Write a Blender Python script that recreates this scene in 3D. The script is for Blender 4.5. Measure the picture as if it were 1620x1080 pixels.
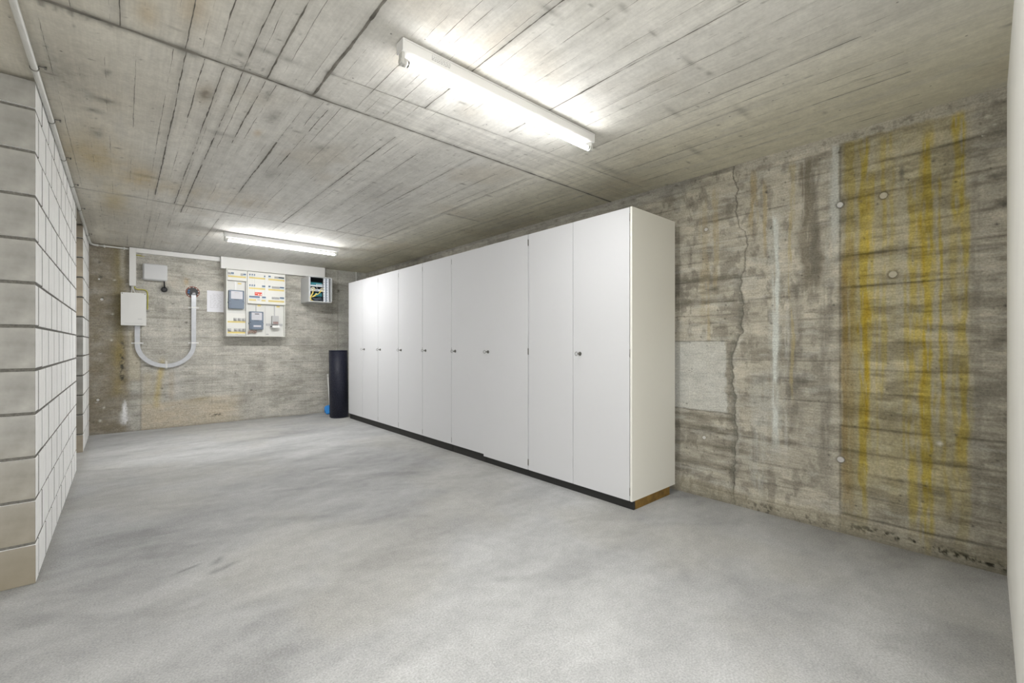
import bpy, bmesh, math, random
import numpy as np
from mathutils import Vector, Matrix

# ------------------------------------------------------------------ clear
for o in list(bpy.data.objects):
    bpy.data.objects.remove(o, do_unlink=True)
S = bpy.context.scene
COL = S.collection
PI = math.pi

# room measures (metres): x to the right along the back wall, y into the room
XL, XR, YB, H = -0.3035, 3.212, 7.498, 2.368
YN, YF, YP = 3.029, 5.480, 6.372          # block wall start / end, second pier start
XO = -2.0                                 # far side of the bay on the left (out of frame)

# ------------------------------------------------------------------ camera
cam_d = bpy.data.cameras.new('camera')
cam = bpy.data.objects.new('camera', cam_d); COL.objects.link(cam)
cam.location = (0, 0, 1.12)
cam.rotation_euler = (PI / 2, 0, -math.radians(41.50))
cam_d.sensor_width = 36.0
cam_d.lens = 697.13 / 1620 * 36
cam_d.shift_y = 4.52 / 1620
cam_d.clip_start = 0.01
S.camera = cam

# ------------------------------------------------------------------ world, exposure
w = bpy.data.worlds.new('world'); S.world = w; w.use_nodes = True
w.node_tree.nodes['Background'].inputs[0].default_value = (0.86, 0.85, 0.83, 1)
w.node_tree.nodes['Background'].inputs[1].default_value = 1.5     # fill light, let in by an opening added behind the camera
S.view_settings.view_transform = 'Standard'
S.view_settings.look = 'None'
S.view_settings.gamma = 1.0
S.view_settings.use_curve_mapping = False
S.view_settings.exposure = 2.0
TUBE_POWER = 50.0          # emission strength of the fluorescent tubes
TUBE_POWER_REAR = 98.0
sl = bpy.data.lights.new('side_room_lamp', 'AREA'); sl.shape = 'RECTANGLE'; sl.size = 1.2; sl.size_y = .06; sl.energy = 5.0; sl.color = (1.0, .98, .95)
slo = bpy.data.objects.new('side_room_lamp', sl); COL.objects.link(slo); slo.location = (-1.35, 5.85, H - .09)      # lamp of the side room behind the block wall

# ------------------------------------------------------------------ helpers
def tag(o, label=None, cat=None, group=None, kind=None):
    if label: o['label'] = label
    if cat: o['category'] = cat
    if group: o['group'] = group
    if kind: o['kind'] = kind
    return o

def empty(name, loc=(0, 0, 0), label=None, cat=None, group=None):
    o = bpy.data.objects.new(name, None); COL.objects.link(o)
    o.location = loc; o.empty_display_size = 0.1
    return tag(o, label, cat, group)

def link(name, bm, m, parent=None, smooth=False, world=True):
    """bm holds world coordinates; when parented they are shifted to the parent's origin"""
    me = bpy.data.meshes.new(name)
    if parent is not None and world:
        bmesh.ops.translate(bm, verts=bm.verts, vec=-wloc(parent))
    bm.normal_update(); bm.to_mesh(me); bm.free()
    for k in (m if isinstance(m, (list, tuple)) else [m]): me.materials.append(k)
    if smooth:
        for p in me.polygons: p.use_smooth = True
    o = bpy.data.objects.new(name, me); COL.objects.link(o)
    if parent is not None: o.parent = parent
    return o

def wloc(o):
    v = Vector((0, 0, 0))
    while o is not None:
        v = v + Vector(o.location); o = o.parent
    return v

def box(bm, x0, x1, y0, y1, z0, z1, bev=0.0, mat=0):
    if x1 < x0: x0, x1 = x1, x0
    if y1 < y0: y0, y1 = y1, y0
    if z1 < z0: z0, z1 = z1, z0
    r = bmesh.ops.create_cube(bm, size=1.0)
    vs = r['verts']
    for v in vs:
        v.co = Vector(((v.co.x + .5) * (x1 - x0) + x0, (v.co.y + .5) * (y1 - y0) + y0, (v.co.z + .5) * (z1 - z0) + z0))
    fs = set(f for v in vs for f in v.link_faces)
    for f in fs: f.material_index = mat
    if bev > 0:
        es = list(set(e for v in vs for e in v.link_edges))
        bmesh.ops.bevel(bm, geom=es, offset=min(bev, .45 * min(x1 - x0, y1 - y0, z1 - z0)), segments=2, affect='EDGES', profile=.6)
    return bm

def B(*a, **k):
    return box(bmesh.new(), *a, **k)

def boxes(*lst, bev=0.0):
    bm = bmesh.new()
    for a in lst: box(bm, *a, bev=bev)
    return bm

def cyl(bm, p0, p1, r0, r1=None, seg=20, caps=True, mat=0):
    r1 = r0 if r1 is None else r1
    p0 = Vector(p0); p1 = Vector(p1); d = p1 - p0
    q = d.to_track_quat('Z', 'Y').to_matrix()
    rings = []
    for p, r in ((p0, r0), (p1, r1)):
        rings.append([bm.verts.new(p + q @ Vector((math.cos(t) * r, math.sin(t) * r, 0))) for t in [2 * PI * i / seg for i in range(seg)]])
    for i in range(seg):
        f = bm.faces.new((rings[0][i], rings[0][(i + 1) % seg], rings[1][(i + 1) % seg], rings[1][i])); f.smooth = True; f.material_index = mat
    if caps:
        bm.faces.new(rings[0][::-1]).material_index = mat; bm.faces.new(rings[1]).material_index = mat
    return bm

def tube(bm, pts, r, seg=10, closed=False, mat=0):
    """sweep a circle along points"""
    pts = [Vector(p) for p in pts]; n = len(pts); rings = []
    up = None
    for i, p in enumerate(pts):
        a = pts[(i - 1) % n] if (closed or i > 0) else p
        b = pts[(i + 1) % n] if (closed or i < n - 1) else p
        t = (b - a).normalized()
        if up is None:
            up = Vector((0, 0, 1)) if abs(t.z) < .9 else Vector((1, 0, 0))
        s = t.cross(up).normalized(); up = s.cross(t).normalized()
        rings.append([bm.verts.new(p + (s * math.cos(k) + up * math.sin(k)) * r) for k in [2 * PI * j / seg for j in range(seg)]])
    m = n if closed else n - 1
    for i in range(m):
        A, Bq = rings[i], rings[(i + 1) % n]
        for j in range(seg):
            f = bm.faces.new((A[j], A[(j + 1) % seg], Bq[(j + 1) % seg], Bq[j])); f.smooth = True; f.material_index = mat
    if not closed:
        bm.faces.new(rings[0][::-1]).material_index = mat; bm.faces.new(rings[-1]).material_index = mat
    bmesh.ops.recalc_face_normals(bm, faces=bm.faces)
    return bm

def spline(pts, n=8):
    pts = [Vector(p) for p in pts]; out = []
    P = [pts[0]] + pts + [pts[-1]]
    for i in range(1, len(P) - 2):
        for k in range(n):
            t = k / n; a, b, c, d = P[i - 1], P[i], P[i + 1], P[i + 2]
            out.append(.5 * ((2 * b) + (c - a) * t + (2 * a - 5 * b + 4 * c - d) * t * t + (3 * b - a - 3 * c + d) * t ** 3))
    out.append(pts[-1]); return out

# ------------------------------------------------------------------ materials
def mat(name, rgb, rough=.5, metal=0.0, emit=None, noise=None, bump=None, spec=None, coat=None):
    """noise=(scale, amount) brightness mottling, bump=(scale, strength, distance)"""
    m = bpy.data.materials.new(name); m.use_nodes = True
    nt = m.node_tree; b = nt.nodes['Principled BSDF']
    b.inputs['Base Color'].default_value = (*rgb, 1); b.inputs['Roughness'].default_value = rough
    b.inputs['Metallic'].default_value = metal
    if spec is not None: b.inputs['Specular IOR Level'].default_value = spec
    if coat: b.inputs['Coat Weight'].default_value = coat
    if emit:
        b.inputs['Emission Color'].default_value = (*emit[0], 1); b.inputs['Emission Strength'].default_value = emit[1]
    if noise or bump:
        tc = nt.nodes.new('ShaderNodeTexCoord')
    if noise:
        n = nt.nodes.new('ShaderNodeTexNoise'); n.inputs['Scale'].default_value = noise[0]; n.inputs['Detail'].default_value = 6
        nt.links.new(tc.outputs['Object'], n.inputs['Vector'])
        mr = nt.nodes.new('ShaderNodeMapRange'); mr.inputs[1].default_value = .25; mr.inputs[2].default_value = .75
        mr.inputs[3].default_value = 1 - noise[1]; mr.inputs[4].default_value = 1 + noise[1]
        nt.links.new(n.outputs['Fac'], mr.inputs[0])
        mx = nt.nodes.new('ShaderNodeVectorMath'); mx.operation = 'SCALE'; mx.inputs[0].default_value = rgb
        nt.links.new(mr.outputs[0], mx.inputs['Scale']); nt.links.new(mx.outputs[0], b.inputs['Base Color'])
    if bump:
        n2 = nt.nodes.new('ShaderNodeTexNoise'); n2.inputs['Scale'].default_value = bump[0]; n2.inputs['Detail'].default_value = 5
        nt.links.new(tc.outputs['Object'], n2.inputs['Vector'])
        bp = nt.nodes.new('ShaderNodeBump'); bp.inputs['Strength'].default_value = bump[1]; bp.inputs['Distance'].default_value = bump[2]
        nt.links.new(n2.outputs['Fac'], bp.inputs['Height']); nt.links.new(bp.outputs[0], b.inputs['Normal'])
    return m

def concrete_mat(name, fine=(90, .16), grain=None, bump=.35, pores=True, rough=.88):
    """base colour comes from the 'Stain' point colours of the cast surface (its own stains and
    joints) and is broken up by procedural grain, specks and pores"""
    m = bpy.data.materials.new(name); m.use_nodes = True
    nt = m.node_tree; N = nt.nodes; L = nt.links; b = N['Principled BSDF']
    b.inputs['Roughness'].default_value = rough; b.inputs['Specular IOR Level'].default_value = .3
    at = N.new('ShaderNodeAttribute'); at.attribute_name = 'Stain'
    tc = N.new('ShaderNodeTexCoord')
    def noise(vec, sc, det, lo, hi, a, c):
        n = N.new('ShaderNodeTexNoise'); n.inputs['Scale'].default_value = sc; n.inputs['Detail'].default_value = det
        n.inputs['Roughness'].default_value = .65
        L.new(vec, n.inputs['Vector'])
        r = N.new('ShaderNodeMapRange'); r.inputs[1].default_value = lo; r.inputs[2].default_value = hi
        r.inputs[3].default_value = a; r.inputs[4].default_value = c; L.new(n.outputs['Fac'], r.inputs[0])
        return n, r
    def mul(x, y):
        k = N.new('ShaderNodeMath'); k.operation = 'MULTIPLY'; L.new(x, k.inputs[0]); L.new(y, k.inputs[1]); return k.outputs[0]
    n1, r1 = noise(tc.outputs['Object'], fine[0], 6, .3, .7, 1 - fine[1], 1 + fine[1])
    f = r1.outputs[0]; hgt = n1.outputs['Fac']
    n4, r4 = noise(tc.outputs['Object'], 14, 5, .3, .7, .92, 1.08)
    f = mul(f, r4.outputs[0])
    if grain:
        mp = N.new('ShaderNodeMapping'); mp.inputs['Scale'].default_value = grain[0]; L.new(tc.outputs['Object'], mp.inputs['Vector'])
        n3, r3 = noise(mp.outputs[0], 1.0, 4, .3, .7, 1 - grain[1], 1 + grain[1])
        f = mul(f, r3.outputs[0])
        add = N.new('ShaderNodeMath'); add.operation = 'ADD'; L.new(hgt, add.inputs[0]); L.new(n3.outputs['Fac'], add.inputs[1]); hgt = add.outputs[0]
    if pores:
        vo = N.new('ShaderNodeTexVoronoi'); vo.inputs['Scale'].default_value = 16; L.new(tc.outputs['Object'], vo.inputs['Vector'])
        lt = N.new('ShaderNodeMapRange'); lt.inputs[1].default_value = .05; lt.inputs[2].default_value = .09
        lt.inputs[3].default_value = .45; lt.inputs[4].default_value = 1.0; L.new(vo.outputs['Distance'], lt.inputs[0])
        cs = N.new('ShaderNodeSeparateColor'); L.new(vo.outputs['Color'], cs.inputs[0])
        gt = N.new('ShaderNodeMath'); gt.operation = 'LESS_THAN'; gt.inputs[1].default_value = .78; L.new(cs.outputs[0], gt.inputs[0])
        mx = N.new('ShaderNodeMath'); mx.operation = 'MAXIMUM'; L.new(gt.outputs[0], mx.inputs[0]); L.new(lt.outputs[0], mx.inputs[1])
        f = mul(f, mx.outputs[0])
    sc = N.new('ShaderNodeVectorMath'); sc.operation = 'SCALE'
    L.new(at.outputs['Color'], sc.inputs[0]); L.new(f, sc.inputs['Scale']); L.new(sc.outputs[0], b.inputs['Base Color'])
    bp = N.new('ShaderNodeBump'); bp.inputs['Strength'].default_value = bump; bp.inputs['Distance'].default_value = .003
    L.new(hgt, bp.inputs['Height']); L.new(bp.outputs[0], b.inputs['Normal'])
    return m

M = dict(
    conc_wall=concrete_mat('board_marked_concrete', (100, .24), ((14, 10, 150), .14), .7),
    conc_back=concrete_mat('board_marked_concrete_back', (75, .24), ((9, 9, 120), .12), .6),
    conc_ceil=concrete_mat('board_marked_ceiling_concrete', (60, .07), ((110, 5, 5), .055), .25),
    conc_floor=concrete_mat('trowelled_floor_concrete', (140, .25), None, .4, pores=False, rough=.8),
    bounce_ground=mat('pale_bounce_ground', (.55, .54, .51), .9, noise=(4, .1)),  # unseen ground, added to bounce fill light into the room
    conc_plain=mat('plain_concrete', (.40, .39, .36), .9, noise=(9, .2), bump=(60, .3, .003)),
    plaster=mat('white_painted_plaster', (.88, .87, .83), .8, noise=(4, .03), bump=(120, .12, .001)),
    block=mat('lime_sand_block_white', (.90, .90, .89), .85, noise=(18, .05), bump=(160, .25, .001)),
    block_end=mat('lime_sand_block_end_shaded', (.285, .28, .26), .9, noise=(14, .22), bump=(120, .3, .001)),  # block ends: darker copy, shade of the end face put into the colour
    block_stained=mat('lime_sand_block_brown_stained', (.36, .315, .245), .9, noise=(9, .25), bump=(120, .3, .001)),
    mortar=mat('dark_recessed_mortar', (.13, .125, .11), .95, noise=(90, .35), bump=(90, .6, .003)),
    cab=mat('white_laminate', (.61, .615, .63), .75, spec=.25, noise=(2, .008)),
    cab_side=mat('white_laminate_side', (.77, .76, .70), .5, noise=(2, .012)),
    plinth=mat('black_plinth', (.017, .017, .016), .6, noise=(8, .2)),
    wood=mat('raw_brown_chipboard', (.20, .115, .022), .75, noise=(25, .35), bump=(60, .3, .001)),
    steel=mat('dull_nickel', (.20, .195, .18), .35, .9),
    darksteel=mat('dark_bronzed_steel', (.09, .085, .07), .4, .8),
    housing=mat('white_sheet_steel_lamp_housing', (.72, .72, .71), .45),
    holder=mat('grey_white_lampholder', (.55, .55, .52), .5),
    tube=mat('lit_fluorescent_glass', (.9, .95, 1), .3, emit=((1.0, .998, .99), TUBE_POWER)),
    tube_rear=mat('lit_fluorescent_glass_rear', (.9, .95, 1), .3, emit=((1.0, .998, .99), TUBE_POWER_REAR)),
    tube_back=mat('tube_back_glass', (.9, .95, 1), .3, emit=((1.0, .985, .955), 2.5)),
    fin=mat('dirty_formwork_fin', (.16, .15, .13), .95, noise=(14, .6)),
    ink=mat('faded_grey_print', (.35, .35, .35), .8),
    pvc=mat('light_grey_pvc_conduit', (.60, .60, .57), .45, noise=(15, .05)),
    trunk=mat('white_cable_trunking', (.70, .695, .675), .5, noise=(3, .015)),
    panel=mat('cream_white_panel', (.63, .625, .585), .5, noise=(3, .012)),
    panel_in=mat('white_inner_panel', (.58, .58, .55), .55),
    meter=mat('blue_grey_meter_plastic', (.115, .15, .20), .45),
    meter_pale=mat('pale_meter_face', (.48, .48, .51), .35),
    yellow=mat('yellow_circuit_label_strip', (.62, .50, .17), .6, noise=(20, .06)),
    orange=mat('orange_end_label', (.72, .36, .06), .6),
    bluebrk=mat('blue_breaker_toggle', (.045, .09, .19), .5),
    paleblue=mat('pale_blue_breaker_body', (.46, .54, .60), .5),
    greybrk=mat('light_grey_breaker', (.40, .40, .40), .5),
    blk=mat('black_plastic', (.014, .014, .015), .5),
    red=mat('red_warning_label', (.62, .07, .04), .55),
    white=mat('white_plastic', (.66, .66, .64), .45),
    porcelain=mat('grey_white_fuse_cap', (.42, .42, .41), .35),
    greybox=mat('light_grey_junction_box', (.56, .565, .57), .4),
    alu=mat('brushed_aluminium_flat_duct', (.43, .44, .46), .42, .35, noise=(25, .07)),
    ygcable=mat('green_yellow_earth_wire', (.50, .46, .06), .5),
    ringred=mat('red_brown_seal_ring', (.20, .075, .05), .6, noise=(40, .2)),
    blueplug=mat('blue_seal_plug', (.02, .10, .25), .5),
    paper=mat('white_paper', (.74, .74, .78), .8),
    dustblue=mat('blue_plastic', (.03, .23, .62), .4),
    rubber=mat('dark_navy_rubber_mat', (.004, .0055, .016), .5, spec=.3),
    rack=mat('grey_rack_steel', (.52, .53, .53), .45),
    rackdark=mat('dark_rack_inside', (.03, .035, .04), .6),
    rackrail=mat('pale_blue_white_rail', (.66, .69, .74), .45),
    teal=mat('teal_switch_front', (.03, .20, .24), .45),
    ycable=mat('yellow_patch_cable', (.68, .55, .14), .5),
    plug=mat('pale_grey_tie_hole_plug', (.56, .55, .53), .8, noise=(60, .1)),
    plugtan=mat('cream_tie_hole_plug', (.50, .46, .35), .85, noise=(60, .12)),
    pink=mat('crumpled_tag_film', (.62, .50, .44), .5, noise=(60, .25)),
)

# ------------------------------------------------------------------ numpy noise + cast surfaces
_tab = {}
def vn(x, y, seed):
    if seed not in _tab: _tab[seed] = np.random.RandomState(seed).rand(256, 256).astype(np.float32)
    T = _tab[seed]
    xi = np.floor(x).astype(int); yi = np.floor(y).astype(int); fx = x - xi; fy = y - yi
    fx = fx * fx * (3 - 2 * fx); fy = fy * fy * (3 - 2 * fy)
    a = T[yi & 255, xi & 255]; b = T[yi & 255, (xi + 1) & 255]; c = T[(yi + 1) & 255, xi & 255]; d = T[(yi + 1) & 255, (xi + 1) & 255]
    return (a + (b - a) * fx) * (1 - fy) + (c + (d - c) * fx) * fy

def fbm(x, y, sx, sy=None, seed=1, o=4):
    """0..1 noise with feature size sx, sy (metres)"""
    sy = sx if sy is None else sy
    v = 0; a = 1; t = 0; x = x / sx; y = y / sy
    for i in range(o):
        v = v + a * vn(x + 17.3 * i, y + 9.1 * i, seed * 31 + i); t += a; a *= .55; x = x * 2.03; y = y * 2.03
    return v / t

def sst(a, b, x):
    t = np.clip((x - a) / (b - a), 0, 1); return t * t * (3 - 2 * t)

def gauss(d, w): return np.exp(-(d / w) ** 2)

def blend(C, m, col):
    m = np.clip(m, 0, 1)[..., None]; return C * (1 - m) + np.array(col, np.float32) * m

def ribbons(name, segs, to_xyz, m, parent, step=.016, hgt=.0012):
    """thin ragged fins / grooves along formwork joints; width wanders and breaks off"""
    V_, F_ = [], []
    for (a, b, wd, s, seed) in segs:
        a = np.array(a, float); b = np.array(b, float); L_ = np.hypot(*(b - a)); n = max(3, int(L_ / step)); t = np.linspace(0, 1, n)
        d = (b - a) / L_; nn = np.array([-d[1], d[0]]); q = t * L_
        z = np.zeros_like(q)
        ww = wd * np.clip(-.16 + (.45 if s > .8 else .35 * s) + 1.5 * (fbm(q, z, .28, seed=seed + 900, o=3) - .30) + .9 * (fbm(q, z, .03, seed=seed + 950, o=2) - .5), 0, 2.2)
        off = .006 * (fbm(q, z, .25, seed=seed + 1000, o=2) - .5) + .003 * (fbm(q, z, .04, seed=seed + 1050, o=2) - .5)
        c = a[None] + d[None] * q[:, None] + nn[None] * off[:, None]
        base = len(V_)
        for i in range(n):
            w1 = max(ww[i], 1e-5)
            for k, h_ in ((-1, 0), (0, hgt * min(1, w1 / wd)), (1, 0)):
                p = c[i] + nn * k * w1; V_.append(to_xyz(p[0], p[1], .0016 + h_))
        for i in range(n - 1):
            if ww[i] < 2e-4 and ww[i + 1] < 2e-4: continue
            for k in (0, 1):
                p = base + i * 3 + k; F_.append((p, p + 1, p + 4, p + 3))
    me = bpy.data.meshes.new(name); me.from_pydata(V_, [], F_); me.materials.append(m)
    o = bpy.data.objects.new(name, me); COL.objects.link(o); o.parent = parent; o['kind'] = 'stuff'
    return o

def axis(*segs):
    """nonuniform samples: (start, end, step) ..."""
    out = []
    for a, b, s in segs:
        n = max(1, int(round((b - a) / s))); out += list(np.linspace(a, b, n, endpoint=False))
    out.append(segs[-1][1]); return np.array(out)

def surface(name, us, vs, to_xyz, height, color, m, flip=False):
    U, V = np.meshgrid(us, vs)
    P = to_xyz(U, V, height).reshape(-1, 3).astype(np.float32)
    nu, nv = len(us), len(vs)
    idx = np.arange(nu * nv).reshape(nv, nu)
    q = np.stack([idx[:-1, :-1], idx[:-1, 1:], idx[1:, 1:], idx[1:, :-1]], -1).reshape(-1, 4)
    if flip: q = q[:, ::-1]
    me = bpy.data.meshes.new(name)
    me.vertices.add(len(P)); me.vertices.foreach_set('co', P.ravel())
    me.loops.add(q.size); me.loops.foreach_set('vertex_index', q.ravel().astype(np.int32))
    me.polygons.add(len(q)); me.polygons.foreach_set('loop_start', np.arange(0, q.size, 4, dtype=np.int32))
    me.polygons.foreach_set('use_smooth', np.ones(len(q), bool))
    me.update()
    at = me.color_attributes.new('Stain', 'FLOAT_COLOR', 'POINT')
    c = np.ones((len(P), 4), np.float32); c[:, :3] = np.clip(color.reshape(-1, 3), .005, .95)
    at.data.foreach_set('color', c.ravel())
    me.materials.append(m); me.validate()
    o = bpy.data.objects.new(name, me); COL.objects.link(o); o['kind'] = 'structure'
    return o

# ================================================================== FLOOR
us = axis((XO, -.6, .05), (-.6, XR + .02, .015)); vs = axis((-.2, 1.0, .03), (1.0, 4.0, .014), (4.0, YB + .02, .022))
U, V = np.meshgrid(us, vs)
wx = U + .25 * (fbm(U, V, .9, seed=3) - .5); wy = V + .25 * (fbm(U, V, .9, seed=4) - .5)
cl = fbm(wx + .35 * wy, wy - .35 * wx, 1.2, .42, seed=5, o=5); cl2 = fbm(wx, wy, .35, .14, seed=6, o=4); big = fbm(U, V, 1.8, seed=7, o=3)
t = .425 + .24 * (cl - .5) + .14 * (cl2 - .5) + .10 * (big - .5)
dk = sst(.56, .72, fbm(wx - .5 * wy, wy + .5 * wx, .75, .22, seed=8, o=4)); t = t * (1 - .12 * dk)
C = t[..., None] * np.array([.945, .955, .955], np.float32)
C = blend(C, .28 * sst(.5, .72, fbm(U, V, .8, seed=9)), (.43, .415, .365))
# darker along the walls and near the right wall at the front
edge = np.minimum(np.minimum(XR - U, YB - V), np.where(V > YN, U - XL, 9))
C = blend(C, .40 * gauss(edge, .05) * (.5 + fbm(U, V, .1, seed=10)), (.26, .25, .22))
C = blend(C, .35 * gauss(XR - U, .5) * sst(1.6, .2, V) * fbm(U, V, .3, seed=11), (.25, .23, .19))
# rubbed marks
for x, y, a, l, wd, s in ((.25, 2.72, .35, .055, .009, .7), (.37, 2.72, 1.0, .045, .018, .55), (.40, 2.62, .5, .05, .02, .6), (.34, 2.60, 1.2, .03, .02, .5),
                          (.86, 1.47, .2, .02, .004, .8), (.08, 1.75, 0, .006, .006, .9), (2.05, 1.05, .6, .09, .03, .22)):
    du = (U - x) * math.cos(a) + (V - y) * math.sin(a); dv = -(U - x) * math.sin(a) + (V - y) * math.cos(a)
    C = blend(C, s * np.exp(-(du / l) ** 2 - (dv / wd) ** 2) * (.5 + fbm(U, V, .03, seed=12)), (.14, .14, .14))
hz = .004 * (cl - .5)
surface('floor', us, vs, lambda U, V, h: np.stack([U, V, h], -1), hz, C, M['conc_floor'])

# ================================================================== CEILING
us = axis((XO, -.55, .05), (-.55, XR + .02, .0085)); vs = axis((-.2, .6, .04), (.6, 3.3, .009), (3.3, YB + .02, .016))
U, V = np.meshgrid(us, vs)
lo = fbm(U, V, .7, seed=21, o=4); gr = fbm(U, V, .016, .7, seed=22, o=3); gr2 = fbm(U, V, .05, 1.4, seed=23, o=3); mot = fbm(U, V, .12, .22, seed=24, o=5)
t = .64 + .12 * (lo - .5) + .055 * (gr - .5) + .07 * (gr2 - .5) + .09 * (mot - .5)
# each formwork panel (0.51 wide, 2.6 long) has its own tone
row = np.where(V < 2.318, 0, np.where(V < 4.92, 1, 2)); pan = np.floor((U - .205) / .508).astype(int)
tone = np.random.RandomState(5).rand(40, 4)
t = t * (.95 + .10 * tone[(pan + 10) % 40, row])
# boards inside the panels (about 0.1 wide)
brd = np.floor((U - .205) / .1016).astype(int); tone2 = np.random.RandomState(8).rand(200, 4); t = t * (.965 + .07 * tone2[(brd + 80) % 200, row])
C = t[..., None] * np.array([1.0, .985, .93], np.float32) * (1 + sst(1.7, 3.0, U)[..., None] * np.array([-.03, -.06, -.20], np.float32)) * (1 + sst(.6, -.2, U)[..., None] * np.array([-.02, -.04, -.10], np.float32))
# cross-grained filler strip between the two transverse joints
strip = (V > 2.07 - .055 * (U - .72)) & (V < 2.318) & (U > .95)
cross = fbm(U, V, .8, .012, seed=25, o=3)
C = np.where(strip[..., None], C * (1 + .38 * (cross - .5))[..., None], C)
C = blend(C, .25 * sst(.55, .8, fbm(U, V, .5, seed=26, o=3)), (.42, .35, .24))
# tan warm zone above the left part of the room
C = blend(C, .35 * sst(1.2, -.3, U) * fbm(U, V, .6, seed=27), (.36, .30, .21))
for x, y, a, b_, s, c in ((-.15, 4.05, .14, .45, .55, (.47, .35, .14)), (.10, 4.35, .10, .30, .6, (.47, .34, .13)), (-.05, 5.15, .08, .45, .5, (.47, .37, .16)), (.35, 4.45, .2, .2, .35, (.46, .36, .18)),
                          (.20, 2.0, .05, .16, .35, (.47, .34, .17)), (.07, 2.15, .035, .1, .4, (.47, .34, .15)), (.60, 2.95, .02, .05, .45, (.5, .33, .14)), (.9, 1.75, .06, .10, .25, (.45, .36, .2)),
                          (.75, 4.4, .3, .25, .3, (.45, .35, .2)), (.31, 2.66, .03, .10, .45, (.40, .28, .14)), (1.15, 1.35, .05, .2, .2, (.45, .35, .2))):
    C = blend(C, s * np.exp(-((U - x) / a) ** 2 - ((V - y) / b_) ** 2) * (.35 + fbm(U, V, .07, .12, seed=28)), c)
# pale lime bloom near the rear lamp
wm = sst(.5, .68, fbm(U, V, .045, .5, seed=29, o=3)) * np.exp(-((U - 1.0) / .8) ** 2 - ((V - 4.55) / .5) ** 2)
C = blend(C, .65 * wm, (.60, .585, .54))
C = blend(C, .30 * sst(.6, .75, fbm(U, V, .05, .35, seed=30, o=3)), (.50, .49, .45))
# dark damp smudges
for x, y, a, b_, s in ((-.19, 2.9, .10, .3, .45), (.31, 2.66, .035, .07, .7), (-.11, 3.57, .03, .08, .6), (-.07, 3.07, .05, .035, .7), (-.05, 2.75, .012, .03, .9), (-.11, 3.24, .04, .03, .6), (.62, 2.69, .03, .08, .6),
                       (.55, 2.45, .02, .1, .5), (1.20, 1.139, .05, .012, .6), (1.39, .952, .025, .012, .8), (1.87, .94, .05, .012, .5), (.5, 2.1, .1, .02, .5), (.45, 3.1, .06, .03, .5), (.15, 4.25, .09, .03, .5),
                       (.05, 4.9, .06, .02, .5), (.38, 2.20, .018, .022, .6), (.82, 3.6, .04, .1, .4), (.95, 2.9, .04, .07, .45), (2.2, 1.2, .08, .015, .5), (1.6, 3.5, .15, .5, .2), (2.6, 1.9, .2, .03, .4), (2.5, .95, .1, .02, .5), (2.75, 1.35, .12, .02, .45)):
    C = blend(C, s * np.exp(-((U - x) / a) ** 2 - ((V - y) / b_) ** 2) * (.2 + 1.1 * fbm(U, V, .02, .03, seed=31)), (.10, .095, .08))
# scattered short dashes left by the boards
ds = sst(.88, .93, fbm(U, V, .035, .016, seed=32, o=2)); C = blend(C, .5 * ds, (.12, .115, .10))
ds = sst(.87, .92, fbm(U, V, .02, .09, seed=33, o=2)); C = blend(C, .4 * ds, (.13, .125, .11))
hz = .004 * (lo - .5) + .0012 * (gr - .5)
dk = (.085, .08, .07)
n3 = fbm(U, V, .05, seed=34, o=4); n4 = fbm(U, V, .3, seed=35, o=3)
RIB = []
def jx(yl, x0, x1, wd, s, seed, rise=0.0, k=0.0):
    """transverse joint at y=yl from x0 to x1"""
    global C, hz
    RIB.append(((x0, yl), (x1, yl + k * (x1 - x0)), wd * .55 * (.5 + .7 * s), s, seed))
    d = V - yl - k * (U - x0); g = gauss(d, wd * (.8 + 1.4 * n3)) * sst(x0 - .01, x0 + .01, U) * sst(x1 + .01, x1 - .01, U)
    C = blend(C, g * s * .55 * (.1 + 1.5 * n4), (.16, .15, .13))
def jy(xl, y0, y1, wd, s, seed, light=0.0):
    global C, hz
    RIB.append(((xl, y0), (xl, y1), wd * .55 * (.5 + .7 * s), s, seed))
    d = U - xl; g = gauss(d, wd * 2.0 + .004) * sst(y0 - .01, y0 + .01, V) * sst(y1 + .01, y1 - .01, V)
    C = blend(C, g * s * .26 * (.1 + 1.6 * n4), (.2, .19, .17))
    if light: C = blend(C, light * gauss(d - .006, .005) * sst(y0, y0 + .02, V) * sst(y1, y1 - .02, V) * n3 * 1.5, (.6, .59, .56))
jx(2.318, XO, XR, .010, .95, 41, .001); jx(2.318, XO, .25, .020, .75, 42); jx(2.30, .25, .9, .010, .35, 43)
jx(2.075, .715, 3.1, .005, .55, 44, .002, -.058); jx(4.925, -.3, 2.5, .009, .65, 45); jx(3.57, 2.30, 2.72, .010, .7, 46)
C = blend(C, .35 * gauss(V - 2.083 + .058 * (U - .72), .005) * sst(.72, .74, U) * n3 * 1.6, (.62, .60, .55))
C = blend(C, .25 * gauss(V - 2.331, .005) * (U > .2) * n3 * 1.6, (.62, .60, .55))
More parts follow.
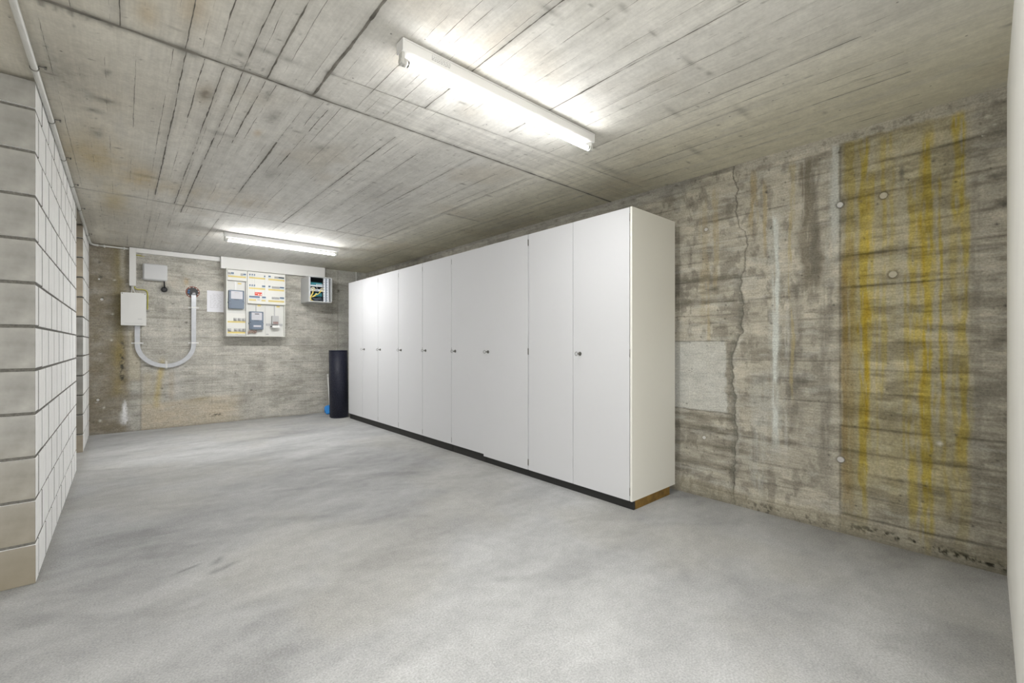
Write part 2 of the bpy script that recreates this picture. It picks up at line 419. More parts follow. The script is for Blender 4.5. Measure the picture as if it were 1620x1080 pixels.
# dark tail under the first joint at the left
C = blend(C, .5 * sst(.012, 0, np.abs(V - 2.345) - .02) * sst(.02, -.05, U) * sst(.5, .7, fbm(U, V, .012, .1, seed=48)), dk)
for x, y, r in ((.205, 2.318, .035), (.713, 2.318, .03), (1.229, 2.9, .0), (.715, 2.07, .02), (2.35, 3.57, .02)):
    if r: C = blend(C, .8 * gauss(np.hypot(U - x, V - y), r) * (.3 + n3), dk)
jy(.207, 2.318, 4.72, .006, .95, 51, .5); jy(.207, 4.72, YB, .005, .5, 52); jy(.199, .8, 2.31, .005, .7, 53)
jy(-.008, .8, 2.31, .005, .75, 54); jy(.270, 2.33, 3.0, .009, .45, 55); jy(.345, 2.32, 4.9, .007, .8, 56); jy(.310, .9, 2.31, .008, .35, 57)
jy(.415, .8, 5.2, .006, .85, 58); jy(.508, .8, 2.31, .006, .9, 59); jy(.508, 2.34, 3.2, .012, .35, 60)
jy(.715, .8, 2.318, .010, .95, 61, .2); jy(.715, 2.33, 3.05, .005, .35, 62, .6); jy(.716, 3.0, 4.2, .008, .9, 63); jy(.716, 4.2, 5.3, .004, .5, 64); jy(.72, 5.2, 7.4, .005, .8, 65)
jy(.82, 2.4, 3.6, .010, .35, 66); jy(.925, 1.4, 2.3, .004, .45, 67); jy(.925, 2.9, 4.9, .005, .4, 68)
jy(1.198, .5, 2.05, .006, .85, 69); jy(1.229, 2.45, 4.95, .007, .9, 70); jy(1.229, 4.95, 7.4, .004, .6, 71); jy(1.03, 1.2, 1.95, .0035, .45, 72)
jy(1.40, .6, 1.9, .003, .35, 73); jy(1.45, 2.4, 4.6, .005, .45, 74); jy(1.705, .5, 1.95, .006, .85, 75); jy(1.76, 2.35, 4.9, .006, .85, 76); jy(1.62, 3.1, 4.2, .004, .4, 77)
jy(1.90, .7, 1.5, .003, .4, 78); jy(2.05, 2.5, 6.5, .004, .5, 79); jy(2.24, .4, 1.9, .004, .75, 80, .3); jy(2.28, 2.4, 5.5, .005, .75, 81); jy(2.45, .5, 1.9, .003, .35, 82)
jy(2.70, .3, 1.9, .004, .55, 83, .35); jy(2.78, 2.4, 6.5, .005, .7, 84); jy(2.98, .3, 1.9, .003, .35, 85)
# thin pencil-like board lines everywhere
for i, x in enumerate(np.arange(-.25, 3.2, .1016)):
    RIB.append(((x + .01 * math.sin(i * 7.0), .3), (x + .01 * math.sin(i * 7.0), 2.3), .0011, .14, 100 + i)); RIB.append(((x + .012 * math.cos(i * 5.0), 2.34), (x + .012 * math.cos(i * 5.0), 7.4), .0015, .14, 140 + i))
# small formwork ring mark
rr = np.hypot((U - .375) / 1.0, (V - 2.275) / .8); C = blend(C, .6 * gauss(rr - .032, .004) * (U > .36), dk)
# chip marks
rs = np.random.RandomState(77)
for i in range(70):
    x, y = rs.uniform(-.3, 3.2), rs.uniform(.5, 4.5); a, b_ = rs.uniform(.004, .03), rs.uniform(.004, .012)
    C = blend(C, rs.uniform(.3, .8) * np.exp(-((U - x) / a) ** 2 - ((V - y) / b_) ** 2), (.14, .13, .11) if rs.rand() > .2 else (.55, .53, .48))
ce = surface('ceiling', us, vs, lambda U, V, h: np.stack([U, V, H - h], -1), hz * .35, C, M['conc_ceil'], flip=True)
ribbons('formwork_fins', RIB, lambda x, y, h: (x, y, H - h + .0006), M['fin'], ce)

# ================================================================== RIGHT WALL  (u = y, v = z)
us = axis((-.15, 1.95, .0055), (1.95, YB + .02, .035)); vs = axis((-.02, H + .02, .006))
U, V = np.meshgrid(us, vs)
lo = fbm(U, V, .5, .35, seed=201, o=5); gr = fbm(U, V, .45, .008, seed=202, o=3); bl = fbm(U, V, .16, .05, seed=203, o=5); vt = fbm(U, V, .035, .9, seed=204, o=4); fine = fbm(U, V, .03, .02, seed=205, o=4)
bz = np.array([-.05, .121, .247, .372, .498, .643, .745, .845, .98, 1.137, 1.303, 1.465, 1.65, 1.791, 1.987, 2.162, 2.30, 2.5])
bz2 = np.array([-.05, .09, .21, .34, .50, .63, .78, .92, 1.03, 1.14, 1.29, 1.44, 1.60, 1.74, 1.88, 2.03, 2.18, 2.30, 2.5])
wob = .010 * (fbm(U, V * 0, .35, seed=206) - .5) + .012 * np.sin(U * 1.3)
i1 = np.digitize(V + wob, bz); i2 = np.digitize(V + wob * 1.2, bz2)
right = U < .672
t1 = np.random.RandomState(11).rand(30); t2 = np.random.RandomState(12).rand(30)
tone = np.where(right, t1[i1], t2[i2])
t = .415 + .16 * (lo - .5) + .085 * (gr - .5) + .30 * (bl - .5) + .06 * (vt - .5) + .09 * (fine - .5) + .05 * (tone - .5)
C = t[..., None] * np.array([1.02, .95, .78], np.float32)
# dark weathered blotches, stretched along the boards
db = sst(.53, .70, fbm(U, V, .22, .055, seed=207, o=5)) ; C = blend(C, .55 * db, (.165, .15, .12))
db = sst(.53, .64, fbm(U, V, .05, .10, seed=208, o=5)) * sst(.4, 1.0, U) ; C = blend(C, .50 * db, (.15, .138, .112))
C = blend(C, .42 * sst(.55, .72, fbm(U, V, .14, .035, seed=209, o=5)), (.50, .485, .43))
hz = .004 * (lo - .5) + .0014 * (gr - .5) + .0015 * (bl - .5) + .0016 * (tone - .5)
dk = (.075, .068, .052)
n3 = fbm(U, V, .04, seed=210, o=4)
for z, s in zip(bz[1:-1], (.7, .45, .3, .45, .6, .25, .4, .3, .4, .35, .7, .7, .5, .5, .6, .2)):
    d = V + wob - z; br = sst(.30, .62, fbm(U, V * 0 + z, .25, seed=211 + int(z * 100)))
    g = gauss(d, .0035 + .006 * n3) * sst(.69, .66, U); C = blend(C, g * s * (.25 + .9 * br), dk); hz = hz - .003 * g
    C = blend(C, .30 * s * gauss(np.clip(d, None, 0) + np.clip(d, 0, None) * 5, .028) * (d > -.1) * br * n3 * 1.3 * sst(.69, .66, U), (.15, .13, .10))
for z in bz2[1:-1]:
    d = V + wob * 1.2 - z; br = sst(.38, .68, fbm(U, V * 0 + z, .2, seed=411 + int(z * 100)))
    g = gauss(d, .003 + .004 * n3) * sst(.66, .69, U); C = blend(C, g * .55 * (.15 + .9 * br), dk); hz = hz - .002 * g
# wet dark band streaks and pale lime bands running down (left of the vertical joint)
def vstreak(yc, wd, z0, z1, s, col, seed, wander=.012, soft=.10, grainy=.5):
    global C
    c = yc + wander * (fbm(U * 0, V, .3, .30, seed=seed) - .5) * 2
    ww = wd * (.35 + 1.3 * fbm(U * 0 + 3, V, .3, .13, seed=seed + 1)) + .006 * (fbm(U, V, .02, .05, seed=seed + 4) - .5)
    g = sst(ww * 1.25, ww * .55, np.abs(U - c)) * sst(z0 - soft, z0 + soft, V) * sst(z1 + soft * .4, z1 - soft * .4, V)
    g = g * np.clip(1 - grainy + grainy * 2 * fbm(U, V, .03, .12, seed=seed + 2), 0, 1.2) * sst(.22, .46, fbm(U, V, .018, .20, seed=seed + 3, o=3))
    if len(col) == 4: C = C * (1 - np.clip(g * s, 0, 1)[..., None] * (1 - np.array(col[:3], np.float32)))   # translucent stain
    else: C = blend(C, g * s, col)
DKW = (.13, .12, .10); LIME = (.50, .51, .47); WHT = (.56, .55, .51)
vstreak(.825, .050, 1.45, 2.28, .70, (.16, .14, .10), 220, .03, .10, .35); vstreak(.80, .03, 1.5, 2.2, .4, DKW, 223); vstreak(.90, .05, .5, 1.5, .35, DKW, 226, .03); vstreak(.74, .035, .3, 1.5, .4, DKW, 229, .02)
vstreak(.695, .022, 1.75, 2.33, .75, LIME, 232, .004); vstreak(.71, .03, 1.6, 2.2, .35, LIME, 235); vstreak(1.018, .017, .50, 1.98, 1.1, (.60, .63, .59), 238, .012, .12); vstreak(1.02, .035, .4, 2.0, .35, LIME, 241, .02)
vstreak(.955, .012, .4, 1.4, .35, WHT, 244); vstreak(1.12, .05, .1, .9, .3, LIME, 247, .03)
vstreak(1.085, .012, 1.75, 2.2, .45, (.40, .30, .12), 250); vstreak(1.155, .025, 1.9, 2.28, .5, (.38, .29, .13), 253); vstreak(1.41, .02, 1.5, 2.25, .35, (.38, .29, .13), 256); vstreak(1.5, .03, 1.3, 2.2, .25, (.38, .29, .13), 259)
vstreak(.93, .01, .8, 1.95, .5, (.42, .34, .15), 262, .02); vstreak(.92, .02, 1.9, 2.28, .4, (.42, .34, .15), 265); vstreak(1.46, .012, .9, 1.7, .35, (.38, .29, .13), 268)
# big lichen-yellow run-off on the last bay
yl = (1.02, .90, .30, 1); yl2 = (.98, .90, .48, 1)
hz_y = sst(.70, .60, U) * sst(.10, .20, U) * sst(.05, .4, V)
C = C * (1 - (.55 * hz_y * (.25 + 1.3 * fbm(U, V, .06, .5, seed=270)))[..., None] * (1 - np.array((1.0, .93, .58), np.float32)))
C = blend(C, .30 * sst(.672, .66, U) * sst(.52, .60, U) * (.4 + fbm(U, V, .05, .5, seed=271)), (.20, .165, .06))
vstreak(.625, .030, 1.1, 2.32, .75, yl2, 280, .008); vstreak(.650, .020, .2, 1.6, .45, (.75, .62, .36, 1), 282, .006)
vstreak(.635, .035, .1, 1.75, .55, (.80, .70, .50, 1), 275, .006, .1, .3); vstreak(.562, .022, .20, 2.32, 1.0, yl, 283, .010, .25); vstreak(.530, .014, 1.1, 2.1, .65, yl, 286, .012); vstreak(.548, .018, .55, 1.4, .7, yl, 289, .012)
vstreak(.470, .012, .75, 2.28, .55, yl, 292, .015); vstreak(.500, .006, .5, 1.5, .4, yl, 293, .01); vstreak(.440, .010, 1.6, 2.3, .4, yl, 295, .015)
vstreak(.350, .022, .15, 2.0, .70, yl, 298, .014); vstreak(.385, .008, .5, 1.5, .5, yl, 300, .012)
vstreak(.290, .026, .05, 2.25, 1.0, yl, 301, .012, .2); vstreak(.315, .012, .6, 2.15, .5, yl, 304, .014); vstreak(.240, .007, .75, 2.0, .9, yl, 307, .022); vstreak(.225, .012, .25, 1.2, .5, yl, 310, .03)
vstreak(.175, .026, 1.75, 2.30, .95, yl, 313, .010, .06); vstreak(.155, .016, .5, 1.85, .70, yl, 316, .018); vstreak(.185, .012, .3, 1.7, .4, yl, 319, .02); vstreak(.16, .025, .1, .9, .45, yl2, 322, .03)
vstreak(.40, .02, 1.2, 2.3, .25, (.42, .40, .33), 325, .02); vstreak(.26, .016, 1.2, 1.9, .35, (.42, .40, .33), 328, .02); vstreak(.115, .02, .3, 2.0, .35, (.17, .155, .125), 331, .01)
C = blend(C, .35 * sst(.13, .05, U) * sst(.5, .6, fbm(U, V, .12, .07, seed=334)), (.15, .14, .115))
# vertical formwork joint
g = gauss(U - .672, .004); C = blend(C, .65 * g * (.4 + n3), dk); hz = hz - .004 * g + .0025 * (U > .672)
# pale smooth repair patch left of the crack
wv = .012 * (fbm(U, V, .05, seed=340) - .5) * 2
pt = sst(1.325, 1.345, U + wv * 2) * sst(.628, .638, V) * sst(1.150, 1.140, V)
C = blend(C, .82 * pt * (.8 + .4 * fbm(U, V, .08, seed=341)), (.52, .52, .48)); hz = hz * (1 - .6 * pt)
for z, s in ((1.142, .8), (.632, .9), (1.33, .6)):
    C = blend(C, s * gauss(V - z + .4 * wv, .005) * sst(1.28, 1.32, U) * (.3 + n3), dk)
for z, s in ((.59, .8), (.50, .8), (.38, .6), (.24, .95), (1.50, .6), (1.60, .6), (1.44, .5)):
    C = blend(C, s * gauss(V - z, .022) * sst(1.2, 1.32, U) * (fbm(U, V, .10, .02, seed=342) * 1.4), (.10, .09, .065))
# ragged crack with a spalled dark seam beside it
ck = np.array([(2.338, 1.287), (2.20, 1.262), (2.036, 1.266), (1.93, 1.25), (1.849, 1.19), (1.74, 1.205), (1.655, 1.195), (1.582, 1.237), (1.42, 1.23), (1.244, 1.225), (1.12, 1.26), (1.007, 1.30), (.85, 1.285), (.733, 1.274), (.5, 1.268), (.198, 1.274), (0, 1.28)])[::-1]
cy = np.interp(V, ck[:, 0], ck[:, 1]) + .022 * (fbm(U * 0, V, .3, .05, seed=350, o=3) - .5) * 2
g = gauss(U - cy, .0035); C = blend(C, .85 * g * (.35 + n3 * 1.2), dk); hz = hz - .006 * g + .003 * gauss(U - cy + .012, .010)
g = sst(-.012, .0, U - cy) * sst(.045, .012, (U - cy)) * sst(1.75, 1.5, V); C = blend(C, .60 * g * (.2 + 1.3 * fbm(U, V, .02, seed=351)), (.13, .128, .105)); hz = hz - .003 * g * n3
g = gauss(U - cy + .018, .012) * sst(1.45, 1.1, V) * sst(.1, .4, V); C = blend(C, .5 * g * n3 * 1.5, (.46, .45, .40))
# rough mortar fillet squeezed out under the ceiling, cove and mould at the floor
mf = sst(2.305, 2.322, V + .018 * (fbm(U, V, .05, seed=360) - .5) * 2) * sst(1.35, 1.15, U)
C = blend(C, .85 * mf, (.43, .405, .34)); hz = hz + .012 * mf * (.5 + fbm(U, V, .03, seed=361))
mf2 = sst(2.335, 2.345, V + .012 * (fbm(U, V, .05, seed=362) - .5) * 2) * sst(1.15, 1.35, U); C = blend(C, .5 * mf2, (.12, .115, .10))
mf3 = sst(2.25, 2.30, V) * sst(1.45, 1.7, U); C = blend(C, .5 * mf3, (.36, .35, .32))
kk = sst(.58, .74, fbm(U, V, .03, seed=363, o=3)) * sst(2.30, 2.33, V) * sst(2.37, 2.35, V); C = blend(C, .4 * kk, dk)
cv = sst(.125, .085, V + .03 * (fbm(U, V, .2, seed=364) - .5)) ; C = blend(C, .45 * cv, (.30, .27, .19)); hz = hz + .008 * cv
mo = sst(.50, .64, fbm(U, V, .018, seed=365, o=4)) * gauss(V - .035 - .02 * sst(0, .5, U), .022) * sst(.85, .4, U); C = blend(C, 1.0 * mo, (.025, .024, .015))
mo = sst(.55, .68, fbm(U, V, .02, seed=366, o=4)) * sst(.10, .02, V) * sst(.6, .9, U) * sst(1.4, 1.1, U); C = blend(C, .8 * mo, (.05, .045, .035))
C = blend(C, .45 * sst(.05, .0, V), (.15, .14, .115))
# bug holes and chips
rs = np.random.RandomState(5)
for i in range(110):
    y, z, r = rs.uniform(0, 1.65), rs.uniform(.1, 2.3), rs.uniform(.0025, .006)
    C = blend(C, .9 * gauss(np.hypot(U - y, V - z), r), (.05, .045, .04))
for y, z, a, b_, s in ((1.073, 2.131, .010, .010, .95), (.395, 2.06, .010, .045, .75), (.27, 2.09, .008, .007, .9), (.05, 1.95, .03, .014, .8), (.02, 1.80, .02, .02, .8), (.28, 1.196, .03, .008, .5), (.20, 1.55, .03, .015, .6),
                       (.575, 1.95, .012, .010, .6), (1.42, 1.52, .04, .03, .6), (1.42, 1.66, .02, .03, .5), (.33, 1.3, .02, .01, .5), (1.59, 2.17, .02, .02, .7), (.40, .37, .02, .01, .5), (.25, .33, .04, .012, .5)):
    C = blend(C, s * np.exp(-((U - y) / a) ** 2 - ((V - z) / b_) ** 2) * (.5 + n3), (.09, .085, .07))
for y, z, r in ((.245, .600, .011), (.075, 2.25, .007), (.05, 2.20, .004), (.09, 2.16, .003)):
    C = blend(C, 1.2 * gauss(np.hypot(U - y, V - z), r), (.62, .60, .52))
# recesses of the tie holes
TIES = [(.673, 1.953, .017, 0), (.472, 1.958, .019, 1), (1.479, 1.963, .013, 0), (.431, 1.509, .020, 1), (1.494, .433, .012, 0), (.670, .432, .018, 0)]
for y, z, r, k in TIES:
    d = np.hypot(U - y, V - z); C = blend(C, .6 * gauss(d - r * 1.12, r * .20), dk if not k else (.14, .11, .05)); C = blend(C, .3 * gauss(d, r * 2.2), (.18, .16, .13))
    hz = hz - .004 * sst(r * 1.3, r, d)
wr = surface('wall_right', us, vs, lambda U, V, h: np.stack([XR - h, U, V], -1), hz, C, M['conc_wall'])
for y, z, r, k in TIES:
    bm = bmesh.new(); cyl(bm, (XR + .004, y, z), (XR - .001, y, z), r, r * .97, 20); cyl(bm, (XR - .001, y, z), (XR - .002, y, z), r * .97, r * .80, 20)
    link('tie_hole_plug', bm, M['plugtan' if k else 'plug'], wr)

# ================================================================== BACK WALL  (u = x, v = z)
us = axis((XO, -.32, .08), (-.32, 2.85, .009), (2.85, XR + .02, .02)); vs = axis((-.02, H + .02, .009))
U, V = np.meshgrid(us, vs)
lo = fbm(U, V, .6, .4, seed=501, o=5); gr = fbm(U, V, .6, .010, seed=502, o=3); bl = fbm(U, V, .22, .07, seed=503, o=5); vt = fbm(U, V, .05, .8, seed=504, o=4)
bz = np.arange(-.06, 2.5, .128); bi = np.digitize(V + .006 * np.sin(U * 2), bz); tn = np.random.RandomState(21).rand(40)
t = .430 + .11 * (lo - .5) + .07 * (gr - .5) + .26 * (bl - .5) + .10 * (vt - .5) + .05 * (tn[bi] - .5)
C = t[..., None] * np.array([1.0, .965, .86], np.float32)
hz = .004 * (lo - .5) + .0015 * (gr - .5) + .0015 * (bl - .5)
n3 = fbm(U, V, .05, seed=505, o=4)
C = blend(C, .42 * sst(.52, .72, fbm(U, V, .30, .06, seed=506, o=5)), (.21, .20, .165))
C = blend(C, .30 * sst(.55, .72, fbm(U, V, .16, .04, seed=507, o=5)), (.50, .49, .45))
for z in bz:
    br = sst(.35, .65, fbm(U, V * 0 + z, .3, seed=510 + int(abs(z) * 100)))
    g = gauss(V + .006 * np.sin(U * 2) - z, .003 + .004 * n3); C = blend(C, g * .38 * (.2 + .9 * br), (.14, .13, .11)); hz = hz - .002 * g
# brown damp strip at the left of the joint, olive streak
lf = sst(.13, .0, U + .10 * (fbm(U, V, .08, .35, seed=520) - .5)); C = blend(C, .95 * lf * np.clip(.35 + .95 * fbm(U, V, .12, .08, seed=521), 0, 1), (.205, .175, .125))
C = blend(C, .85 * gauss(U + .03, .055) * sst(.75, 1.0, V) * (.3 + fbm(U, V, .06, .2, seed=522)), (.20, .165, .075))
C = blend(C, .70 * gauss(U + .03, .06) * sst(.4, .55, V) * sst(1.3, 1.0, V) * (.3 + fbm(U, V, .06, .2, seed=523)), (.24, .19, .08))
C = blend(C, .40 * gauss(U + .0, .03) * sst(1.9, 2.0, V), (.50, .49, .45))
C = blend(C, .75 * sst(.05, .08, U + .03 * (n3 - .5)) * sst(.19, .17, U) * sst(.62, .68, V) * sst(1.35, 1.25, V), (.44, .40, .31))
# tan lower zone, yellow streak, pale lime streak
C = blend(C, .85 * sst(.17, .20, U) * sst(1.45, 1.0, U + .12 * (fbm(U, V, .1, seed=529) - .5)) * sst(.37, .30, V - .05 * (U - .2) + .03 * (n3 - .5)) * (.4 + fbm(U, V, .2, .06, seed=524)), (.49, .43, .33))
C = blend(C, .75 * gauss(U - .37 + .03 * np.sin(V * 5), .035) * sst(.2, .4, V) * sst(1.0, .8, V) * (.3 + n3), (.46, .36, .13))
C = blend(C, .45 * gauss(U - .25, .06) * sst(.2, .35, V) * sst(.8, .7, V), (.46, .40, .28))
C = blend(C, .45 * gauss(U - .56, .06) * sst(.3, .45, V) * sst(1.0, .85, V), (.50, .49, .46))
C = blend(C, .35 * gauss(U - .50, .03) * sst(.3, .45, V) * sst(.8, .7, V), (.38, .30, .2))
C = blend(C, .5 * np.exp(-((U - .82) / .12) ** 2 - ((V - .36 - .10 * (U - .82)) / .03) ** 2), (.27, .22, .10))
C = blend(C, .7 * np.exp(-((U - .66) / .03) ** 2 - ((V - 1.98) / .05) ** 2), (.46, .35, .2)); C = blend(C, .35 * np.exp(-((U - .52) / .1) ** 2 - ((V - 1.95) / .1) ** 2) * n3, (.45, .36, .24))
# white efflorescence fan
fan = gauss(U - .025, .012 + .10 * np.clip(.42 - V, 0, .22)) * sst(.30, .45, fbm(U, V, .012, .06, seed=528)) * sst(.06, .14, V) * sst(.44, .34, V); C = blend(C, 1.6 * fan * (.25 + 1.1 * fbm(U, V, .02, .05, seed=525)), (.72, .72, .72))
# honeycombing seam
hc = gauss(U - .0, .022) * sst(.62, .68, V) * sst(1.2, 1.1, V) * sst(.48, .6, fbm(U, V, .025, seed=526, o=3)); C = blend(C, 1.1 * hc, (.07, .065, .05)); hz = hz - .008 * hc
hc = np.exp(-((U - .98) / .10) ** 2 - ((V - .12) / .02) ** 2) * sst(.52, .62, fbm(U, V, .03, .02, seed=527)); C = blend(C, hc, (.06, .055, .05))
# vertical joints
for x, s, z0, z1 in ((.18, .55, 0, 1.35), (.95, .12, 0, 1.5), (2.719, .7, 0, 2.4)):
    g = gauss(U - x, .005) * (V > z0) * sst(z1 + .02, z1, V); C = blend(C, s * g, (.10, .095, .08)); hz = hz - .003 * g
C = blend(C, .35 * sst(2.70, 2.76, U), (.33, .335, .315)); C = blend(C, .45 * gauss(U - 2.62, .13) * n3 * 1.3, (.17, .165, .14))
C = blend(C, .35 * sst(2.05, 2.25, V) * sst(2.3, 2.5, U) * (V > 2.2), (.30, .30, .27))
C = blend(C, .75 * np.exp(-((U - .42) / .055) ** 2 - ((V - 1.86) / .045) ** 2), (.09, .09, .085))
C = blend(C, .3 * np.exp(-((U - .46) / .10) ** 2 - ((V - 1.83) / .09) ** 2), (.2, .2, .185))
C = blend(C, .4 * sst(.04, .0, V), (.18, .17, .145))
for x, z, r, c in ((-.22, .43, .013, 0), (-.20, 1.96, .016, 0), (-.185, 1.70, .012, 0), (-.21, 2.14, .012, 0), (1.44, .44, .012, 0), (.66, 1.42, .014, 0), (-.17, .33, .010, 1), (-.205, .17, .014, 1), (-.1, 1.17, .010, 1), (-.09, 1.50, .012, 1), (.40, .53, .01, 0), (2.73, 2.02, .02, 0), (1.24, .70, .008, 0), (.85, 1.53, .006, 0), (1.0, 2.15, .005, 0)):
    C = blend(C, 1.0 * gauss(np.hypot(U - x, V - z), r), (.09, .085, .07) if c == 0 else (.55, .53, .46))
rs = np.random.RandomState(9)
for i in range(130):
    x, z, r = rs.uniform(-.3, 2.8), rs.uniform(.05, 2.3), rs.uniform(.003, .008)
    C = blend(C, .7 * np.exp(-((U - x) / (r * rs.uniform(1, 3))) ** 2 - ((V - z) / r) ** 2), (.08, .075, .06) if rs.rand() > .15 else (.55, .54, .5))
wb = surface('wall_back', us, vs, lambda U, V, h: np.stack([U, YB - h, V], -1), hz, C, M['conc_back'])
for x, z, r in ((.222, 2.300, .020), (-.19, 1.68, .016), (.195, 1.975, .014), (-.225, .43, .015), (-.215, 1.93, .011)):
    bm = bmesh.new(); cyl(bm, (x, YB + .004, z), (x, YB - .0035, z), r, r * .85, 18); link('tie_hole_plug', bm, M['plug'], wb)

# ================================================================== remaining shell
def struct(name, bm, m, parent=None):
    o = link(name, bm, m, parent); o['kind'] = 'structure'; return o
XOPEN = 1.5                           # opening added behind the camera for fill light, from here to the bay side
bm = bmesh.new()                      # white front wall, very slightly askew
y_at = lambda x: -.0693 + .0247 * x
vsb = [bm.verts.new((x, y, z)) for x, y in ((XOPEN, y_at(XOPEN)), (XR + .1, y_at(XR + .1)), (XR + .1, -.35), (XOPEN, -.35)) for z in (0, H + .01)]
for i in range(4):
    j = (i + 1) % 4; bm.faces.new((vsb[2 * i], vsb[2 * j], vsb[2 * j + 1], vsb[2 * i + 1]))
bmesh.ops.recalc_face_normals(bm, faces=bm.faces)
struct('wall_front', bm, M['plaster'])
struct('trim_1', B(XO, XOPEN - .001, -.35, -.12, 2.12, H + .01), M['plaster'])          # lintel over the added opening
struct('trim_2', B(-7, 7, -9, -.36, -.12, -.012), M['bounce_ground'])                        # forecourt added outside, unseen, to bounce fill light in
struct('trim_3', B(XO - .15, XR + .15, -.35, -.19, -.12, -.012), M['conc_plain'])
struct('wall_left_bay', B(XO - .15, XO, -.35, YB, 0, H), M['conc_plain'])
struct('wall_partition_added', B(XO, XL - .16, YN + .02, YN + .17, 0, H), M['conc_plain'])  # unseen wall, added to keep the side-room lamp off the front bay

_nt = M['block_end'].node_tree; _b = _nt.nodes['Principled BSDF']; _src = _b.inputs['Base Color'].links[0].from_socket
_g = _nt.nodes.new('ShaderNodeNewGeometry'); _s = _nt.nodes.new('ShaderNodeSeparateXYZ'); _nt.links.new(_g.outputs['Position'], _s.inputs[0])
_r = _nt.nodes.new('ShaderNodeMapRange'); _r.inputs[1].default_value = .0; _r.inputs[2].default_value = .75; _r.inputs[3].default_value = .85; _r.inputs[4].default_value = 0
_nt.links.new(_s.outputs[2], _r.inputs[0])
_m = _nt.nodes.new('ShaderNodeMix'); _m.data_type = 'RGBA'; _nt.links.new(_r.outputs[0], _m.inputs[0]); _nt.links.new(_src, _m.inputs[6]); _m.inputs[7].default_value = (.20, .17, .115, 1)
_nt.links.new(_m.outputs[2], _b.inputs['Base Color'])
# ================================================================== BLOCK WALLS
Z = [0, .180, .384, .584, .788, .993, 1.196, 1.399, 1.602, 1.806, 2.012, 2.212, 2.350]
TH = .150; HJ = .012; VJ = .010
_cache = {}
def block_mesh(L, Hh, key, slots):
    k = (round(L, 3), round(Hh, 3), key)
    if k in _cache: return _cache[k]
    inner = slots[1] is M['mortar']; c = .0028 if inner else .0018      # mortar-smeared arris on the inner vertical edges
    prof = [(0, 0), (TH - c, 0), (TH, c), (TH, L - .0028), (TH - .0028, L), (0, L)]
    bm = bmesh.new()
    lo_ = [bm.verts.new((x, y, 0)) for x, y in prof]; hi_ = [bm.verts.new((x, y, Hh)) for x, y in prof]
    for q in range(6):
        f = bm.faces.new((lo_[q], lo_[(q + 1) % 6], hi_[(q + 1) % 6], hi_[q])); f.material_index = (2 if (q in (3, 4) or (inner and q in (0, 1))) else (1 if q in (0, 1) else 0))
    f = bm.faces.new(lo_[::-1]); f = bm.faces.new(hi_)
    es = [e for e in bm.edges if abs(e.verts[0].co.z - e.verts[1].co.z) < 1e-6 and max(e.verts[0].co.x, e.verts[1].co.x) > TH - .001 and abs(e.verts[0].co.x - e.verts[1].co.x) < 1e-6]
    bmesh.ops.bevel(bm, geom=es, offset=.0016, segments=1, affect='EDGES')
    bmesh.ops.recalc_face_normals(bm, faces=bm.faces)
    me = bpy.data.meshes.new('block'); bm.to_mesh(me); bm.free()
    for s in list(slots) + [M['mortar']]: me.materials.append(s)
    _cache[k] = me; return me
def block_wall(name, y0, y1, first, second, step, slots, slots_end):
    core = struct(name, B(XL - TH + .004, XL - .0035, y0 + .014, y1 - .006, 0, Z[-1] - .003), M['mortar'])
    rnd = random.Random(3); slots_in = [slots[0], M['mortar']]
    for r in range(12):
        z0 = Z[r] + (HJ if r else 0.002); z1 = Z[r + 1]
        cuts = [y0]; c = first if r % 2 == 0 else second
        while c < y1 - .05: cuts.append(c); c += step
        cuts.append(y1)
        for i in range(len(cuts) - 1):
            a = cuts[i] + (VJ / 2 if i else 0); b = cuts[i + 1] - (VJ / 2 if i < len(cuts) - 2 else 0)
            sl = slots_end(r) if i == 0 else slots_in
            o = bpy.data.objects.new('block', block_mesh(b - a, z1 - z0 - (.004 if i == 0 and r else 0), tuple(s.name for s in sl), sl)); COL.objects.link(o)
            o.parent = core; o.location = (XL - TH - rnd.uniform(0, .0014), a, z0 + (.004 if i == 0 and r else 0))
    return core
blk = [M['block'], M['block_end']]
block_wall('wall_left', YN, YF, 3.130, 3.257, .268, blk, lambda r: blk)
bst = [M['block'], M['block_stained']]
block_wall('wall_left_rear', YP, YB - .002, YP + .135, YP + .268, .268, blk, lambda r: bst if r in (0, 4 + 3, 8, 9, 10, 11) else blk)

# ================================================================== CABINETS
XD = 2.5627; CT = 2.047
def lock(door, y, z, xf):
    bm = bmesh.new(); cyl(bm, (xf, y, z), (xf - .005, y, z), .0150, .0138, 20); cyl(bm, (xf - .005, y, z), (xf - .013, y, z), .0095, .0085, 16)
    k = link('lock_rosette', bm, M['steel'], door)
    bm = bmesh.new(); box(bm, xf - .030, xf - .012, y - .0012, y + .0012, z - .003, z + .003)
    tube(bm, [(xf - .043 + .0135 * math.cos(a), y, z + .0135 * math.sin(a)) for a in [2 * PI * i / 18 for i in range(18)]], .0018, 6, closed=True)
    link('key', bm, M['steel'], door)
def hinge(parent, y, z, xf, w=.006):
    bm = bmesh.new(); box(bm, xf - .001, xf + .012, y - w / 2, y + w / 2, z - .028, z + .028, .001)
    cyl(bm, (xf - .001, y, z - .024), (xf - .001, y, z + .024), .0028, seg=8)
    link('hinge', bm, M['darksteel'], parent)
